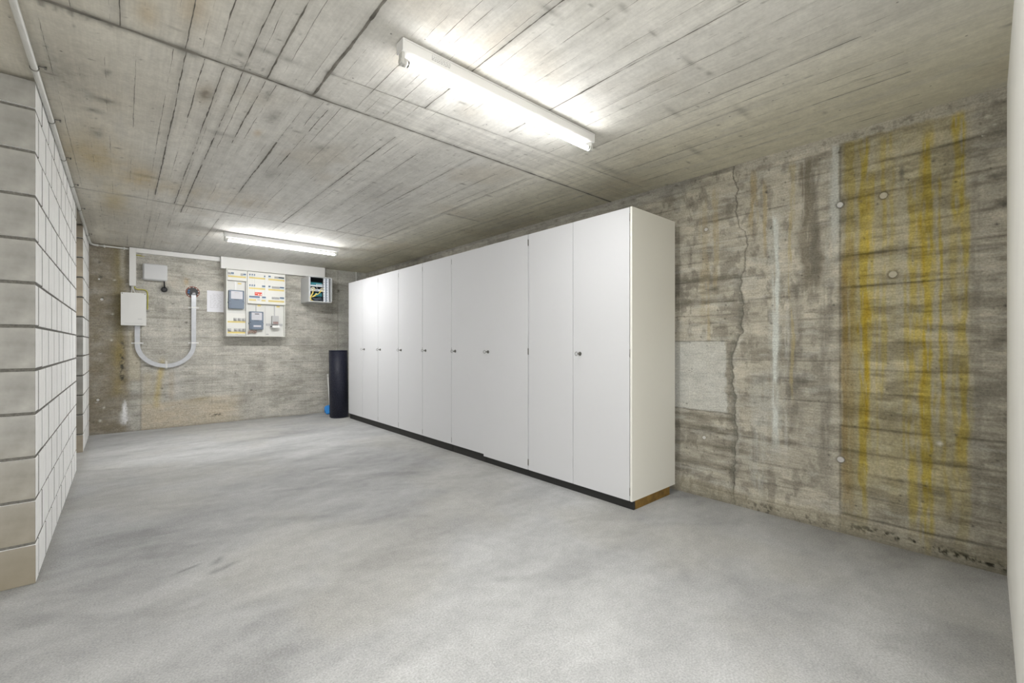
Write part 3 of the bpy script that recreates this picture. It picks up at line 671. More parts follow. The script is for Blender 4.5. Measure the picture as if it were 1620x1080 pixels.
def cabinet(y0, y1, doors, zb, dx, label, near_end=False):
    """doors: list of (y0, y1, lock?, hinge side) ; y0 is the side nearest the camera"""
    xf = XD + dx; xb = 3.133; t = .016
    root = empty('storage_cabinet', ((xf + xb) / 2, (y0 + y1) / 2, 0), label, 'cabinet', 'white storage cabinets along the right wall')
    e = y0 + (.0 if near_end else .0006)
    xs = xf if near_end else xf + .020
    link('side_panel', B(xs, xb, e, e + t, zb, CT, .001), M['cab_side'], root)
    link('side_panel', B(xf + .020, xb, y1 - t - .0006, y1 - .0006, zb, CT, .001), M['cab'], root)
    link('top_panel', B(xf + .020, xb, e + t, y1 - t - .0006, CT - t, CT, .0), M['cab'], root)
    link('bottom_panel', B(xf + .020, xb, e + t, y1 - t - .0006, zb, zb + t, .0), M['cab'], root)
    link('back_panel', B(xb - .006, xb - .001, e + t, y1 - t - .0006, zb + t, CT - t, .0), M['cab'], root)
    for a, b, lk, hs in doors:
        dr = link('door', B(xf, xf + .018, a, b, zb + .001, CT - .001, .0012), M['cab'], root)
        if lk: lock(dr, b - .068 if lk is True else lk, 1.050, xf)
        hy = a - .0026 if hs == 'near' else b + .0026
        for z in (1.978, 1.060, .125) if hs else ():
            hinge(root, hy, z, xf + .003, .007 if (near_end and hs == 'near') else .0042)
    pl = link('plinth', B(2.588, 2.604, y0 + .004, y1 - .0006, 0, zb - .0005), M['plinth'], root)
    link('plinth_frame', boxes((2.604, 3.06, y0 + .004, y0 + .020, 0, zb - .0005), (2.604, 3.06, y1 - .020, y1 - .004, 0, zb - .0005), (3.044, 3.06, y0 + .020, y1 - .020, 0, zb - .0005)), M['wood'], root)
    return root
Y = [1.680, 2.691, 3.303, 3.852, 4.445, 5.029, 5.611, 6.634]; g = .0055
cabinet(Y[0], Y[1], [(1.7015, 2.199 - .0022, 2.130, 'near'), (2.199 + .0025, Y[1] - g, False, 'far')], .062, 0,
        'white two-door cabinet nearest the camera, bare brown plinth end showing', True)
cabinet(Y[1], Y[2], [(Y[1] + g, Y[2] - .001, True, 'near')], .062, .0, 'widest white single-door cabinet, between the near two-door cabinet and the plinth step')
labs = ['white single-door cabinet just beyond the step in the plinth height',
        'white single-door cabinet, second beyond the plinth step',
        'white single-door cabinet, third beyond the plinth step',
        'white single-door cabinet next to the farthest two-door cabinet']
for i in range(4):
    cabinet(Y[2 + i], Y[3 + i], [(Y[2 + i] + (g if i else .001), Y[3 + i] - .001, True, 'near' if i else None)], .080, .005, labs[i])
cabinet(Y[6], Y[7], [(Y[6] + g, 6.125 - .0022, True, 'near'), (6.125 + .0022, Y[7] - .0008, False, 'far')], .080, .005,
        'farthest white two-door cabinet, beside the dark rolled rubber mat')

# ================================================================== FLUORESCENT BATTENS
def batten(x0, x1, yf, tm, label, power):
    """yf = near face; housing is screwed to the ceiling"""
    wdt = .056; yb = yf + wdt; zc = H - .003
    root = empty('fluorescent_batten', ((x0 + x1) / 2, (yf + yb) / 2, H - .003), label, 'ceiling light', 'fluorescent ceiling battens')
    bm = bmesh.new()   # folded sheet housing, trapezium section
    hh = .050; sec = [(yf, 0), (yf, -.006), (yf + .002, -hh + .004), (yf + .006, -hh), (yb - .006, -hh), (yb - .002, -hh + .004), (yb, -.006), (yb, 0)]
    A = [bm.verts.new((x0, y, zc + z)) for y, z in sec]; Bv = [bm.verts.new((x1, y, zc + z)) for y, z in sec]
    for i in range(len(sec)):
        j = (i + 1) % len(sec); bm.faces.new((A[i], A[j], Bv[j], Bv[i]))
    bm.faces.new(A); bm.faces.new(Bv); bmesh.ops.recalc_face_normals(bm, faces=bm.faces)
    hs = link('housing', bm, M['housing'], root)
    link('mounting_flange', B(x0 + .01, x1 - .01, yf - .0025, yf, zc - .009, zc - .004), M['housing'], hs)
    yc = (yf + yb) / 2; zt = zc - .083
    for xe, s in ((x0, 1), (x1, -1)):
        bm = bmesh.new(); box(bm, xe + s * .002, xe + s * .016, yc - .014, yc + .014, zc - .097, zc - hh + .004, .003)
        cyl(bm, (xe + s * .014, yc, zt), (xe + s * .030, yc, zt), .0165, .0165, 20)
        cyl(bm, (xe - s * .001, yc, zt), (xe + s * .003, yc, zt), .012, .012, 16)
        h = link('lampholder', bm, M['holder'], root)
        bm = bmesh.new(); cyl(bm, (xe + s * .030, yc, zt), (xe + s * .040, yc, zt), .0135, .0135, 20); link('tube_cap', bm, M['steel'], h)
    bm = bmesh.new(); cyl(bm, (x0 + .040, yc, zt), (x1 - .040, yc, zt), .0130, seg=32); bm.normal_update()
    for f in bm.faces: f.material_index = 1 if f.normal.z > -.20 else 0        # the back of the tube gives off far less light
    link('tube', bm, tm, root)
    # rating print on the side
    bm = bmesh.new(); rr = random.Random(4)
    for k in range(4):
        x = x0 + .135; 
        while x < x0 + .225:
            l = rr.uniform(.003, .012); box(bm, x, x + l, yf - .0001, yf + .003, zc - .016 - k * .006, zc - .0145 - k * .006); x += l + .004
    if x0 and power: link('rating_print', bm, M['ink'], hs)
    else: bm.free()
    return root
batten(.852, 2.096, 1.629, [M['tube'], M['tube_back']], 'near white fluorescent batten on the ceiling, large in the upper middle', True)
batten(.845, 2.094, 5.749, [M['tube_rear'], M['tube_back']], 'far white fluorescent batten on the ceiling above the meter panel', False)

# ================================================================== CONDUITS
cx, cz = -.292, H - .020; cr = .0125
root = empty('surface_conduit', (cx, 3.5, cz), 'light grey round conduit running along the ceiling above the block wall', 'conduit')
pts = [(cx, .02, cz), (cx, 2.0, cz), (cx, 3.6, cz), (cx, 5.2, cz), (cx, 6.6, cz), (cx + .001, 7.38, cz), (cx + .008, 7.43, cz - .001), (cx + .03, 7.462, cz - .003), (cx + .07, 7.474, cz - .004)]
bm = bmesh.new(); tube(bm, pts, cr, 14); link('pipe', bm, M['pvc'], root)
for y in (.9, 2.25, 2.872, 3.496, 4.156, 4.808, 5.61, 6.85):
    bm = bmesh.new(); tube(bm, [(cx + (cr + .0015) * math.cos(a), y, cz + (cr + .0015) * math.sin(a)) for a in [2 * PI * i / 20 for i in range(20)]], .0022, 6, closed=True)
    box(bm, cx + cr, cx + cr + .024, y - .003, y + .003, cz + cr - .002, cz + cr + .002, .0008); cyl(bm, (cx + cr + .022, y, cz + cr + .004), (cx + cr + .022, y, cz + cr - .008), .004, seg=8)
    link('conduit_clip', bm, M['steel'], root)
root = empty('short_conduit', (-.1, YB - .02, 2.343), 'short thin grey conduit along the top of the back wall at left corner', 'conduit')
bm = bmesh.new(); tube(bm, [(cx + .0705, 7.474, cz - .004), (-.15, 7.476, 2.343), (.062, 7.478, 2.342)], .0095, 10); link('pipe', bm, M['pvc'], root)
for x in (-.165, .02):
    bm = bmesh.new(); box(bm, x - .008, x + .008, YB - .034, YB, 2.328, 2.357, .002); link('conduit_clip', bm, M['pvc'], root)
root = empty('vertical_conduit', (3.03, YB - .02, 0), 'thin pale vertical conduit in the back right corner above the cabinets', 'conduit')
bm = bmesh.new(); cyl(bm, (3.027, YB - .016, 0), (3.027, YB - .016, H), .0095, seg=12); link('pipe', bm, M['white'], root)
for z in (2.28, 1.3, .4):
    bm = bmesh.new(); box(bm, 3.012, 3.042, YB - .028, YB, z - .008, z + .008, .002); link('conduit_clip', bm, M['pvc'], root)

# ================================================================== TRUNKING
root = empty('cable_trunking', (.5, YB, 2.33), 'white angled cable trunking dropping to the white box on the back wall', 'cable trunking')
link('horizontal_run', B(.134, 1.045, YB - .05, YB, 2.300, 2.361, .002), M['trunk'], root)
link('vertical_drop', B(.068, .1335, YB - .05, YB, 1.870, 2.361, .002), M['trunk'], root)
root = empty('wide_trunking', (1.75, YB, 2.2), 'wide white trunking box under the ceiling above the meter panel', 'cable trunking')
link('trunk_body', B(1.047, 2.478, YB - .10, YB, 2.200, 2.366, .003), M['trunk'], root)
link('end_seam', B(2.482, 2.505, YB - .06, YB, 2.205, 2.222, .002), M['trunk'], root)

# ================================================================== GREY JUNCTION BOX + black cable
root = empty('junction_box', (.325, YB, 2.06), 'light grey rounded junction box high on the back wall', 'junction box')
def rbox(x0, x1, y0, y1, z0, z1, r, seg=4):
    bm = B(x0, x1, y0, y1, z0, z1)
    es = [e for e in bm.edges if abs((e.verts[0].co - e.verts[1].co).normalized().y) > .9]
    bmesh.ops.bevel(bm, geom=es, offset=r, segments=seg, affect='EDGES', profile=.5); return bm
link('base', rbox(.198, .452, YB - .065, YB, 1.957, 2.170, .022), M['greybox'], root)
bm = rbox(.201, .449, YB - .112, YB - .067, 1.960, 2.167, .022)
f = [f for f in bm.faces if f.normal.y < -.9]; es = list(set(e for q in f for e in q.edges)); bmesh.ops.bevel(bm, geom=es, offset=.012, segments=3, affect='EDGES')
link('lid', bm, M['greybox'], root, True)
for o in (root.children[-1],):
    for p in o.data.polygons: p.use_smooth = p.area < .004
root = empty('black_cable', (.42, YB, 1.86), 'short black cable from the grey junction box into a black wall hole', 'cable')
bm = bmesh.new(); tube(bm, spline([(.419, YB - .04, 1.958), (.421, YB - .035, 1.92), (.424, YB - .022, 1.885), (.424, YB - .002, 1.868)]), .008, 10); link('cable', bm, M['blk'], root)
bm = bmesh.new(); cyl(bm, (.421, YB - .001, 1.852), (.421, YB - .010, 1.852), .036, .034, 28); cyl(bm, (.421, YB - .010, 1.852), (.421, YB - .016, 1.852), .028, .020, 28); link('sealing_grommet', bm, M['blk'], root)

# ================================================================== WHITE CONNECTION BOX
root = empty('connection_box', (.11, YB, 1.56), 'white rectangular telecom connection box left on the back wall', 'junction box')
link('base', rbox(-.008, .230, YB - .09, YB, 1.366, 1.768, .006, 2), M['white'], root)
link('cover', rbox(-.013, .233, YB - .132, YB - .0905, 1.360, 1.774, .008, 3), M['white'], root)
link('cover_seam', B(.02, .20, YB - .1332, YB - .130, 1.385, 1.3875), M['greybrk'], root)
link('embossed_mark', B(.15, .19, YB - .1332, YB - .130, 1.440, 1.446), M['greybrk'], root)
for x, z in ((.0, 1.762), (.22, 1.762)):
    bm = bmesh.new(); cyl(bm, (x, YB - .131, z), (x, YB - .134, z), .006, seg=10); link('screw', bm, M['steel'], root)
root = empty('grey_cable', (.1, YB, 1.82), 'pale cables between the trunking end and the white connection box', 'cable')
for dx in (-.006, .008):
    bm = bmesh.new(); tube(bm, spline([(.10 + dx, YB - .025, 1.8695), (.10 + dx, YB - .03, 1.83), (.105 + 3 * dx, YB - .04, 1.7695)]), .005, 8); link('wire', bm, M['trunk'], root)
root = empty('earth_wire', (.2, YB, 1.8), 'yellow-green earth wire looping beside the white connection box', 'cable')
bm = bmesh.new(); tube(bm, spline([(.118, YB - .025, 1.869), (.124, YB - .02, 1.845), (.150, YB - .012, 1.832), (.20, YB - .010, 1.832), (.236, YB - .010, 1.820), (.250, YB - .010, 1.775), (.250, YB - .010, 1.62), (.249, YB - .012, 1.575)]), .0058, 8); link('wire', bm, M['ygcable'], root)
bm = bmesh.new(); box(bm, .236, .252, YB - .02, YB, 1.545, 1.562, .002); cyl(bm, (.262, YB - .001, 1.553), (.262, YB - .02, 1.553), .006, seg=8); link('earth_clamp', bm, M['steel'], root)
root = empty('earth_wire_stub', (.17, YB, 2.28), 'short yellow earth wire stub from the trunking to a wall hole', 'cable')
bm = bmesh.new(); tube(bm, [(.1345, YB - .012, 2.275), (.185, YB - .012, 2.272)], .0055, 8); tube(bm, spline([(.185, YB - .012, 2.272), (.200, YB - .008, 2.262), (.215, YB - .004, 2.27)]), .003, 6); link('wire', bm, M['ygcable'], root)
root = empty('thin_cable', (.19, YB, 1.9), 'thin grey cable curving from the trunking to a wall plug', 'cable')
bm = bmesh.new(); tube(bm, spline([(.136, YB - .012, 1.838), (.17, YB - .008, 1.86), (.205, YB - .006, 1.90), (.222, YB - .008, 1.955)]), .0022, 6); link('wire', bm, M['greybrk'], root)

# ================================================================== U-SHAPED FLAT DUCT
YD = YB; YB = YB - .005
root = empty('flat_duct', (.44, YB, 1.1), 'silver grey flat cable duct bent into a large U on the back wall', 'cable duct')
path = [(.147, z) for z in np.linspace(1.3655, 1.125, 5)] + [(.4435 + .2965 * math.cos(a), 1.125 + .290 * math.sin(a)) for a in [PI + PI * i / 36 for i in range(1, 36)]] + [(.740, z) for z in np.linspace(1.125, 1.80, 9)]
bm = bmesh.new(); prev = None; hw = .0265
for i, (x, z) in enumerate(path):
    a = Vector(path[max(0, i - 1)]); b = Vector(path[min(len(path) - 1, i + 1)]); t_ = (b - a).normalized(); n = Vector((-t_.y, t_.x))
    yo = YB - .012 if i < len(path) - 1 else YB - .006
    v = [bm.verts.new((x + n.x * hw * s, yo - .020 * k, z + n.y * hw * s)) for s, k in ((-1, 0), (1, 0), (1, 1), (-1, 1))]
    if prev:
        for k in range(4): bm.faces.new((prev[k], prev[(k + 1) % 4], v[(k + 1) % 4], v[k]))
    else: bm.faces.new(v)
    prev = v
bm.faces.new(prev[::-1])
# tip turns into the wall opening
v = [bm.verts.new((.740 + hw * s * .95, yy, zz)) for s, yy, zz in ((1, YB - .001, 1.835), (-1, YB - .001, 1.835), (-1, YB - .012, 1.845), (1, YB - .012, 1.845))]
bmesh.ops.recalc_face_normals(bm, faces=bm.faces)
cyl(bm, (.740, YB - .022, 1.80), (.740, YB - .001, 1.832), .025, .023, 16)
link('duct', bm, M['alu'], root)
for x, z, hor in ((.147, 1.135, 1), (.4435, .835, 0), (.740, 1.140, 1), (.740, 1.628, 1)):
    bm = bmesh.new()
    if hor: box(bm, x - .060, x + .060, YB - .007, YB, z - .010, z + .010, .001); box(bm, x - .030, x + .030, YB - .0345, YB - .003, z - .009, z + .009, .001)
    else: box(bm, x - .011, x + .011, YB - .004, YB, z - .050, z + .062, .001); box(bm, x - .010, x + .010, YB - .0345, YB - .003, z - .030, z + .030, .001)
    cyl(bm, (x + (.042 if hor else 0), YB - .003, z + (0 if hor else .048)), (x + (.042 if hor else 0), YB - .008, z + (0 if hor else .048)), .005, seg=8)
    link('bracket', bm, M['white'] if hor else M['pvc'], root)
YB = YD
# round wall entry with seal plugs
root = empty('sealed_wall_entry', (.731, YB, 1.842), 'round red-brown cable seal in the back wall at the duct end', 'cable entry')
bm = bmesh.new(); R0, R1, sg = .080, .064, 36
ra = [[bm.verts.new((.731 + r * math.cos(2 * PI * i / sg), y, 1.842 + r * math.sin(2 * PI * i / sg))) for i in range(sg)] for r, y in ((R0, YB + .002), (R0, YB - .008), (R1, YB - .008), (R1, YB + .002))]
for k in range(3):
    for i in range(sg): bm.faces.new((ra[k][i], ra[k][(i + 1) % sg], ra[k + 1][(i + 1) % sg], ra[k + 1][i]))
bmesh.ops.recalc_face_normals(bm, faces=bm.faces)
link('seal_ring', bm, M['ringred'], root)
bm = bmesh.new(); cyl(bm, (.731, YB - .0005, 1.842), (.731, YB - .003, 1.842), R1, R1, 30); link('seal_disc', bm, M['blk'], root)
for k in range(10):
    a = 2 * PI * k / 10 + .2; bl_ = k in (5, 4); r = .047 if bl_ else .066
    bm = bmesh.new(); cyl(bm, (.731 + r * math.cos(a), YB - .002, 1.842 + r * math.sin(a)), (.731 + r * math.cos(a), YB - .012, 1.842 + r * math.sin(a)), .012 if bl_ else .0065, seg=12)
    link('plug', bm, M['blueplug' if bl_ else 'plug'], root)

# ================================================================== PAPER SHEET
root = link('paper_notice', B(.895, 1.094, YB - .0018, YB - .0006, 1.580, 1.881), M['paper']); tag(root, 'white printed paper sheet taped to the back wall left of the meter panel', 'paper')
bm = bmesh.new(); rr = random.Random(8)
for k in range(15):
    z = 1.835 - k * .014; x = .93 + (0 if k > 1 else .03)
    while x < 1.06: l = rr.uniform(.012, .04); box(bm, x, min(x + l, 1.07), YB - .0021, YB - .0015, z, z + .0022); x += l + rr.uniform(.006, .03)
link('printed_lines', bm, M['ink'], root)

# ================================================================== METER / DISTRIBUTION PANEL
D = .20; yf = YB - D
def px(x): return 1.096 + (x - 140) / (858 - 140) * (1.854 - 1.096)
def pz(x, y):
    """panel picture coordinates to height"""
    top = 190 + (x - 140) * (245 - 190) / 718.0; bot = 1018.0
    return 2.189 + (1.2355 - 2.189) * (y - top) / (bot - top)
root = empty('meter_panel', (1.475, YB, 1.235), 'cream electrical distribution panel with two blue-grey meters on the back wall', 'electrical panel')
link('enclosure', boxes((1.096, 1.854, YB - .16, YB, 1.2355, 2.196)), M['panel'], root)
fr = .012
link('frame', boxes((1.096, 1.096 + fr, yf, YB - .1602, 1.2355, 2.196), (1.854 - fr, 1.854, yf, YB - .1602, 1.2355, 2.196), (1.096 + fr, 1.854 - fr, yf, YB - .1602, 1.2355, 1.2355 + fr), (1.096 + fr, 1.854 - fr, yf, YB - .1602, 2.184, 2.196), (1.340, 1.352, yf, YB - .1602, 1.2475, 2.184)), M['panel'], root)
yi = YB - .168    # recessed mounting boards
link('cover_plate', B(1.109, 1.339, yi, YB - .161, 1.2485, 2.02, .001), M['panel_in'], root)
link('cover_plate', B(1.353, 1.588, yi, YB - .161, 1.2485, 1.70, .001), M['panel_in'], root)
link('cover_plate', B(1.594, 1.841, yi, YB - .161, 1.2485, 1.70, .001), M['panel_in'], root)
ul = link('fuse_cover', B(1.109, 1.339, yf - .012, YB - .1605, 2.025, 2.175, .003), M['panel'], root)
ur = link('fuse_cover', B(1.353, 1.852, yf - .020, YB - .1605, 1.712, 2.172, .003), M['panel'], root)
ll = link('fuse_cover', B(1.109, 1.334, yf + .010, YB - .1685, 1.255, 1.560, .002), M['panel'], root)
def strip(parent, x0, x1, z, h, y, m='yellow'):
    link('label_strip', B(x0, x1, y - .0015, y + .002, z - h / 2, z + h / 2), M[m], parent)
def brk(parent, x0, x1, z, y, n, body='paleblue', tog='bluebrk', h=.034, tfrac=1.0):
    """row of n breaker modules between x0 and x1; joined: each is 2-3 px in the photo"""
    bm = bmesh.new(); wd = (x1 - x0) / n
    for i in range(n): box(bm, x0 + i * wd + .0006, x0 + (i + 1) * wd - .0006, y - .006, y + .002, z - h / 2, z + h / 2)
    o = link('breaker_row', bm, M[body], parent)
    bm = bmesh.new()
    for i in range(n):
        if i >= n * (1 - tfrac): box(bm, x0 + i * wd + .002, x0 + (i + 1) * wd - .002, y - .014, y - .006, z - .003, z + h * .42)
    link('toggle_row', bm, M[tog], parent)
yu = yf - .012; yr = yf - .020
strip(ul, 1.115, 1.334, 2.082, .022, yu); brk(ul, 1.115, 1.150, 2.120, yu, 2, 'greybrk', 'greybrk'); brk(ul, 1.151, 1.185, 2.122, yu, 2)
brk(ul, 1.268, 1.300, 2.118, yu, 2, 'greybrk', 'greybrk'); brk(ul, 1.301, 1.334, 2.118, yu, 2)
for z in (2.085, 1.933, 1.765):
    strip(ur, 1.372, 1.580 if z != 1.765 else 1.462, z, .022, yr); strip(ur, 1.622, 1.836, z - .002, .024, yr)
strip(ur, 1.530, 1.584, 1.763, .020, yr)
for k in range(3):
    for z in (2.123, 1.970): brk(ur, 1.374 + k * .029, 1.390 + k * .029, z, yr, 1)
    link('wiring_line', B(1.381 + k * .029, 1.3825 + k * .029, yr - .0012, yr + .002, 1.83, 2.15), M['greybrk'], ur)
link('wiring_line', B(1.572, 1.5735, yr - .0012, yr + .002, 1.83, 2.14), M['greybrk'], ur)
brk(ur, 1.564, 1.580, 2.115, yr, 1); brk(ur, 1.538, 1.580, 1.968, yr, 3); brk(ur, 1.372, 1.508, 1.806, yr, 8); brk(ur, 1.538, 1.588, 1.806, yr, 3)
brk(ur, 1.622, 1.652, 2.122, yr, 2); brk(ur, 1.705, 1.755, 2.118, yr, 3, 'greybrk', 'greybrk'); brk(ur, 1.756, 1.834, 2.115, yr, 5, 'paleblue', 'blk'); brk(ur, 1.622, 1.648, 1.972, yr, 2)
brk(ur, 1.668, 1.774, 1.966, yr, 6, 'greybrk', 'greybrk'); brk(ur, 1.775, 1.834, 1.968, yr, 4); brk(ur, 1.668, 1.770, 1.808, yr, 4, 'greybrk', 'greybrk'); brk(ur, 1.775, 1.834, 1.812, yr, 4)
r_ = link('warning_label', B(1.445, 1.537, yr - .002, yr + .002, 1.832, 1.880), M['red'], ur)
link('label_symbol', boxes((1.487, 1.503, yr - .0026, yr, 1.842, 1.857), (1.518, 1.533, yr - .0026, yr, 1.842, 1.857), (1.452, 1.480, yr - .0026, yr, 1.862, 1.866)), M['white'], ur)
link('orange_label', B(1.828, 1.838, yr - .0022, yr, 2.068, 2.084), M['orange'], ur)
link('type_label', B(1.478, 1.515, yr - .0015, yr + .002, 1.764, 1.776), M['greybrk'], ur)
# screw-in fuses
for x, z in ((1.205, 1.475), (1.258, 1.475), (1.308, 1.473), (1.135, 1.325), (1.212, 1.325), (1.262, 1.325), (1.311, 1.325)):
    yq = yf + .010
    bm = bmesh.new(); box(bm, x - .021, x + .021, yq - .012, yq, z - .019, z + .021, .003); fz = link('fuse_base', bm, M['greybrk'], ll)
    bm = bmesh.new(); cyl(bm, (x + .003, yq - .012, z + .001), (x + .003, yq - .032, z + .001), .0165, .013, 18); cyl(bm, (x + .003, yq - .032, z + .001), (x + .003, yq - .034, z + .001), .007, .006, 12); link('fuse_cap', bm, M['porcelain'], ll)
strip(ll, 1.113, 1.330, 1.440, .022, yf + .010); strip(ll, 1.113, 1.330, 1.288, .024, yf + .010)
link('maker_mark', B(1.206, 1.240, yf + .0085, yf + .012, 1.263, 1.267), M['ink'], ll)
link('maker_mark', B(1.603, 1.636, yi - .001, yi + .002, 1.262, 1.277), M['ink'], root)
# meters
def meter(x0, x1, z0, z1, label_low):
    y0 = yi - .055
    b = link('electricity_meter', rbox(x0, x1, y0, yi - .0005, z0, z1, .008, 2), M['meter'], root)
    b['label'] = 'blue-grey electricity meter with pale face plate'
    hh = z1 - z0; wd = x1 - x0
    link('meter_window', rbox(x0 + .13 * wd, x1 - .11 * wd, y0 - .006, y0 + .001, z0 + .53 * hh, z1 - .06 * hh, .003, 2), M['meter_pale'], b)
    link('display', B(x0 + .36 * wd, x0 + .68 * wd, y0 - .0075, y0 - .005, z1 - .155 * hh, z1 - .115 * hh), M['blk'] if label_low else M['greybrk'], b)
    link('terminal_cover', rbox(x0 + .02, x1 - .004, y0 - .010, y0 + .001, z0 + .004, z0 + .30 * hh, .004, 2), M['meter'], b)
    bm = bmesh.new()
    for k in range(4): box(bm, x0 + (.35 + .08 * k) * wd, x0 + (.40 + .08 * k) * wd, y0 - .003, y0 + .001, z0 + .48 * hh, z0 + .505 * hh)
    link('meter_marks', bm, M['blk'], b)
    for x in (x0 + .012, x1 - .012):
        bm = bmesh.new(); cyl(bm, (x, y0 + .001, z1 - .02), (x, y0 - .004, z1 - .02), .005, seg=10); cyl(bm, (x, y0 + .001, z0 + .40 * hh), (x, y0 - .004, z0 + .40 * hh), .005, seg=10); link('seal_screw', bm, M['blk'], b)
    link('side_lug', boxes((x0 - .008, x0, yi - .03, yi, z0 + .30 * hh, z0 + .37 * hh), (x1, x1 + .008, yi - .03, yi, z0 + .30 * hh, z0 + .37 * hh)), M['meter'], b)
    if label_low: link('white_label', B(x0 + .26 * wd, x0 + .82 * wd, y0 - .012, y0 - .009, z0 + .14 * hh, z0 + .24 * hh), M['meter_pale'], b)
    bm = bmesh.new(); rr = random.Random(2)
    for k in range(5):
        x = x0 + .2 * wd
        while x < x1 - .25 * wd: l = rr.uniform(.005, .02); box(bm, x, x + l, y0 - .0065, y0 - .005, z1 - (.22 + .045 * k) * hh, z1 - (.212 + .045 * k) * hh); x += l + .006
    link('face_print', bm, M['greybrk'], b)
meter(1.124, 1.310, 1.625, 1.888, False); meter(1.380, 1.556, 1.335, 1.598, True)
link('conduit_strip', B(1.200, 1.222, yi - .006, yi, 1.889, 2.02), M['white'], root)
link('conduit_strip', B(1.466, 1.476, yi - .010, yi, 1.599, 1.70), M['greybrk'], root)
link('conduit_strip', B(1.709, 1.721, yi - .010, yi, 1.546, 1.70), M['greybrk'], root)
for x, z in ((1.262, 1.992), (1.512, 1.690), (1.765, 1.688)):
    link('yellow_tag', B(x - .022, x + .022, yi - .002, yi, z - .012, z + .010), M['yellow'], root)
sm = link('small_meter', rbox(1.672, 1.760, yi - .060, yi - .0005, 1.415, 1.545, .005, 2), M['greybrk'], root)
link('small_meter_cover', rbox(1.667, 1.766, yi - .085, yi - .0005, 1.365, 1.402, .006, 2), M['white'], root)
link('small_meter_window', B(1.684, 1.752, yi - .063, yi - .060, 1.420, 1.462), M['ink'], sm)
link('small_meter_terminals', boxes(*[(1.688 + k * .017, 1.697 + k * .017, yi - .065, yi - .063, 1.424, 1.458) for k in range(4)]), M['ringred'], sm)
link('din_rail', boxes((1.604, 1.6715, yi - .012, yi, 1.398, 1.430), (1.7605, 1.825, yi - .012, yi, 1.398, 1.430)), M['greybrk'], root)
bm = bmesh.new(); cyl(bm, (1.660, yi - .03, 1.385), (1.660, yi - .06, 1.385), .009, seg=12); link('rotary_knob', bm, M['blk'], root)
bm = bmesh.new(); rr = random.Random(12)    # crumpled seal tag under the second meter
rings = []
for i in range(8):
    x = 1.360 + i * .016; rings.append([bm.verts.new((x, yi - .02 - rr.uniform(0, .035), 1.283 + .012 * math.sin(i * .8) + i * .005 + dz)) for dz in (-.020, -.004, .012, .020)])
for i in range(7):
    for k in range(3): bm.faces.new((rings[i][k], rings[i][k + 1], rings[i + 1][k + 1], rings[i + 1][k]))
bmesh.ops.solidify(bm, geom=list(bm.faces), thickness=.003)
link('crumpled_tag', bm, M['pink'], root)
link('panel_door_edge', B(1.334, 1.339, yf + .002, yi - .001, 1.60, 2.015), M['greybrk'], root)

# ================================================================== NETWORK CABINET
x0, x1, y0, y1, z0, z1 = 2.135, 2.478, YB - .40, YB, 1.775, 2.168
root = empty('network_cabinet', ((x0 + x1) / 2, YB, z0), 'small open grey network cabinet full of coloured cables, right on the back wall', 'network cabinet')
t_ = .012
x1s = 2.478
link('shell', boxes((x0, x0 + t_, y0, y1, z0, z1), (x1s - t_, x1s, y0, y1, z0, z1), (x0 + t_, x1s - t_, y0, y1, z1 - t_, z1), (x0 + t_, x1s - t_, y0, y1, z0, z0 + t_), (x0 + t_, x1s - t_, y1 - .006, y1, z0 + t_, z1 - t_)), M['rack'], root)
link('inner_back', B(x0 + t_ + .001, x1s - t_ - .001, y1 - .012, y1 - .0065, z0 + t_ + .001, z1 - t_ - .001), M['rackdark'], root)
link('inner_lining', boxes((x0 + t_ + .0005, x0 + t_ + .003, y0 + .06, y1 - .013, z0 + t_ + .001, z1 - t_ - .001), (x0 + t_ + .004, x1s - t_ - .004, y0 + .06, y1 - .013, z1 - t_ - .004, z1 - t_ - .001)), M['rackdark'], root)
link('mounting_rail', B(x0 + .020, x0 + .034, y0 + .030, y0 + .045, z0 + .016, z1 - .016), M['rackrail'], root)
for a, b in ((x1s - .118, x1s - .088), (x1s - .070, x1s - .036)):
    rl = link('mounting_rail', B(a, b, y0 + .020, y0 + .035, z0 + .016, z1 - .016), M['rackrail'], root)
    bm = bmesh.new()
    for k in range(9): box(bm, a + .004, a + .010, y0 + .0185, y0 + .021, z0 + .03 + k * .04, z0 + .042 + k * .04)
    link('rail_slots', bm, M['rackdark'], rl)
link('rail_web', B(x1s - .088, x1s - .070, y0 + .030, y0 + .040, z0 + .016, z1 - .016), M['meter'], root)
yy = y0 + .050
p1 = link('patch_panel', B(x0 + .036, x1s - .120, yy, yy + .03, 2.020, 2.040, .001), M['rackrail'], root)
sw = link('switch', B(x0 + .045, x1s - .13, yy + .01, yy + .15, 2.042, 2.082, .002), M['teal'], root)
link('switch_ports', boxes(*[(x0 + .13 + k * .020, x0 + .145 + k * .020, yy + .008, yy + .012, 2.046, 2.060) for k in range(5)]), M['rackrail'], sw)
p2 = link('patch_panel', B(x0 + .036, x1s - .120, yy - .004, yy + .03, 1.945, 1.978, .001), M['rackrail'], root)
link('patch_ports', boxes(*[(x0 + .085 + k * .012, x0 + .093 + k * .012, yy - .006, yy, 1.955, 1.966) for k in range(6)]), M['blk'], p2)
link('switch', B(x0 + .12, x1s - .125, yy + .02, yy + .16, 1.868, 1.925, .002), M['teal'], root)
link('device_box', B(x0 + .05, x1s - .13, yy + .03, yy + .2, z0 + .014, 1.82, .004), M['blk'], root)
rr = random.Random(6)
def rope(name, pts, r, m):
    bm = bmesh.new(); tube(bm, spline(pts, 6), r, 7); return link(name, bm, m, root)
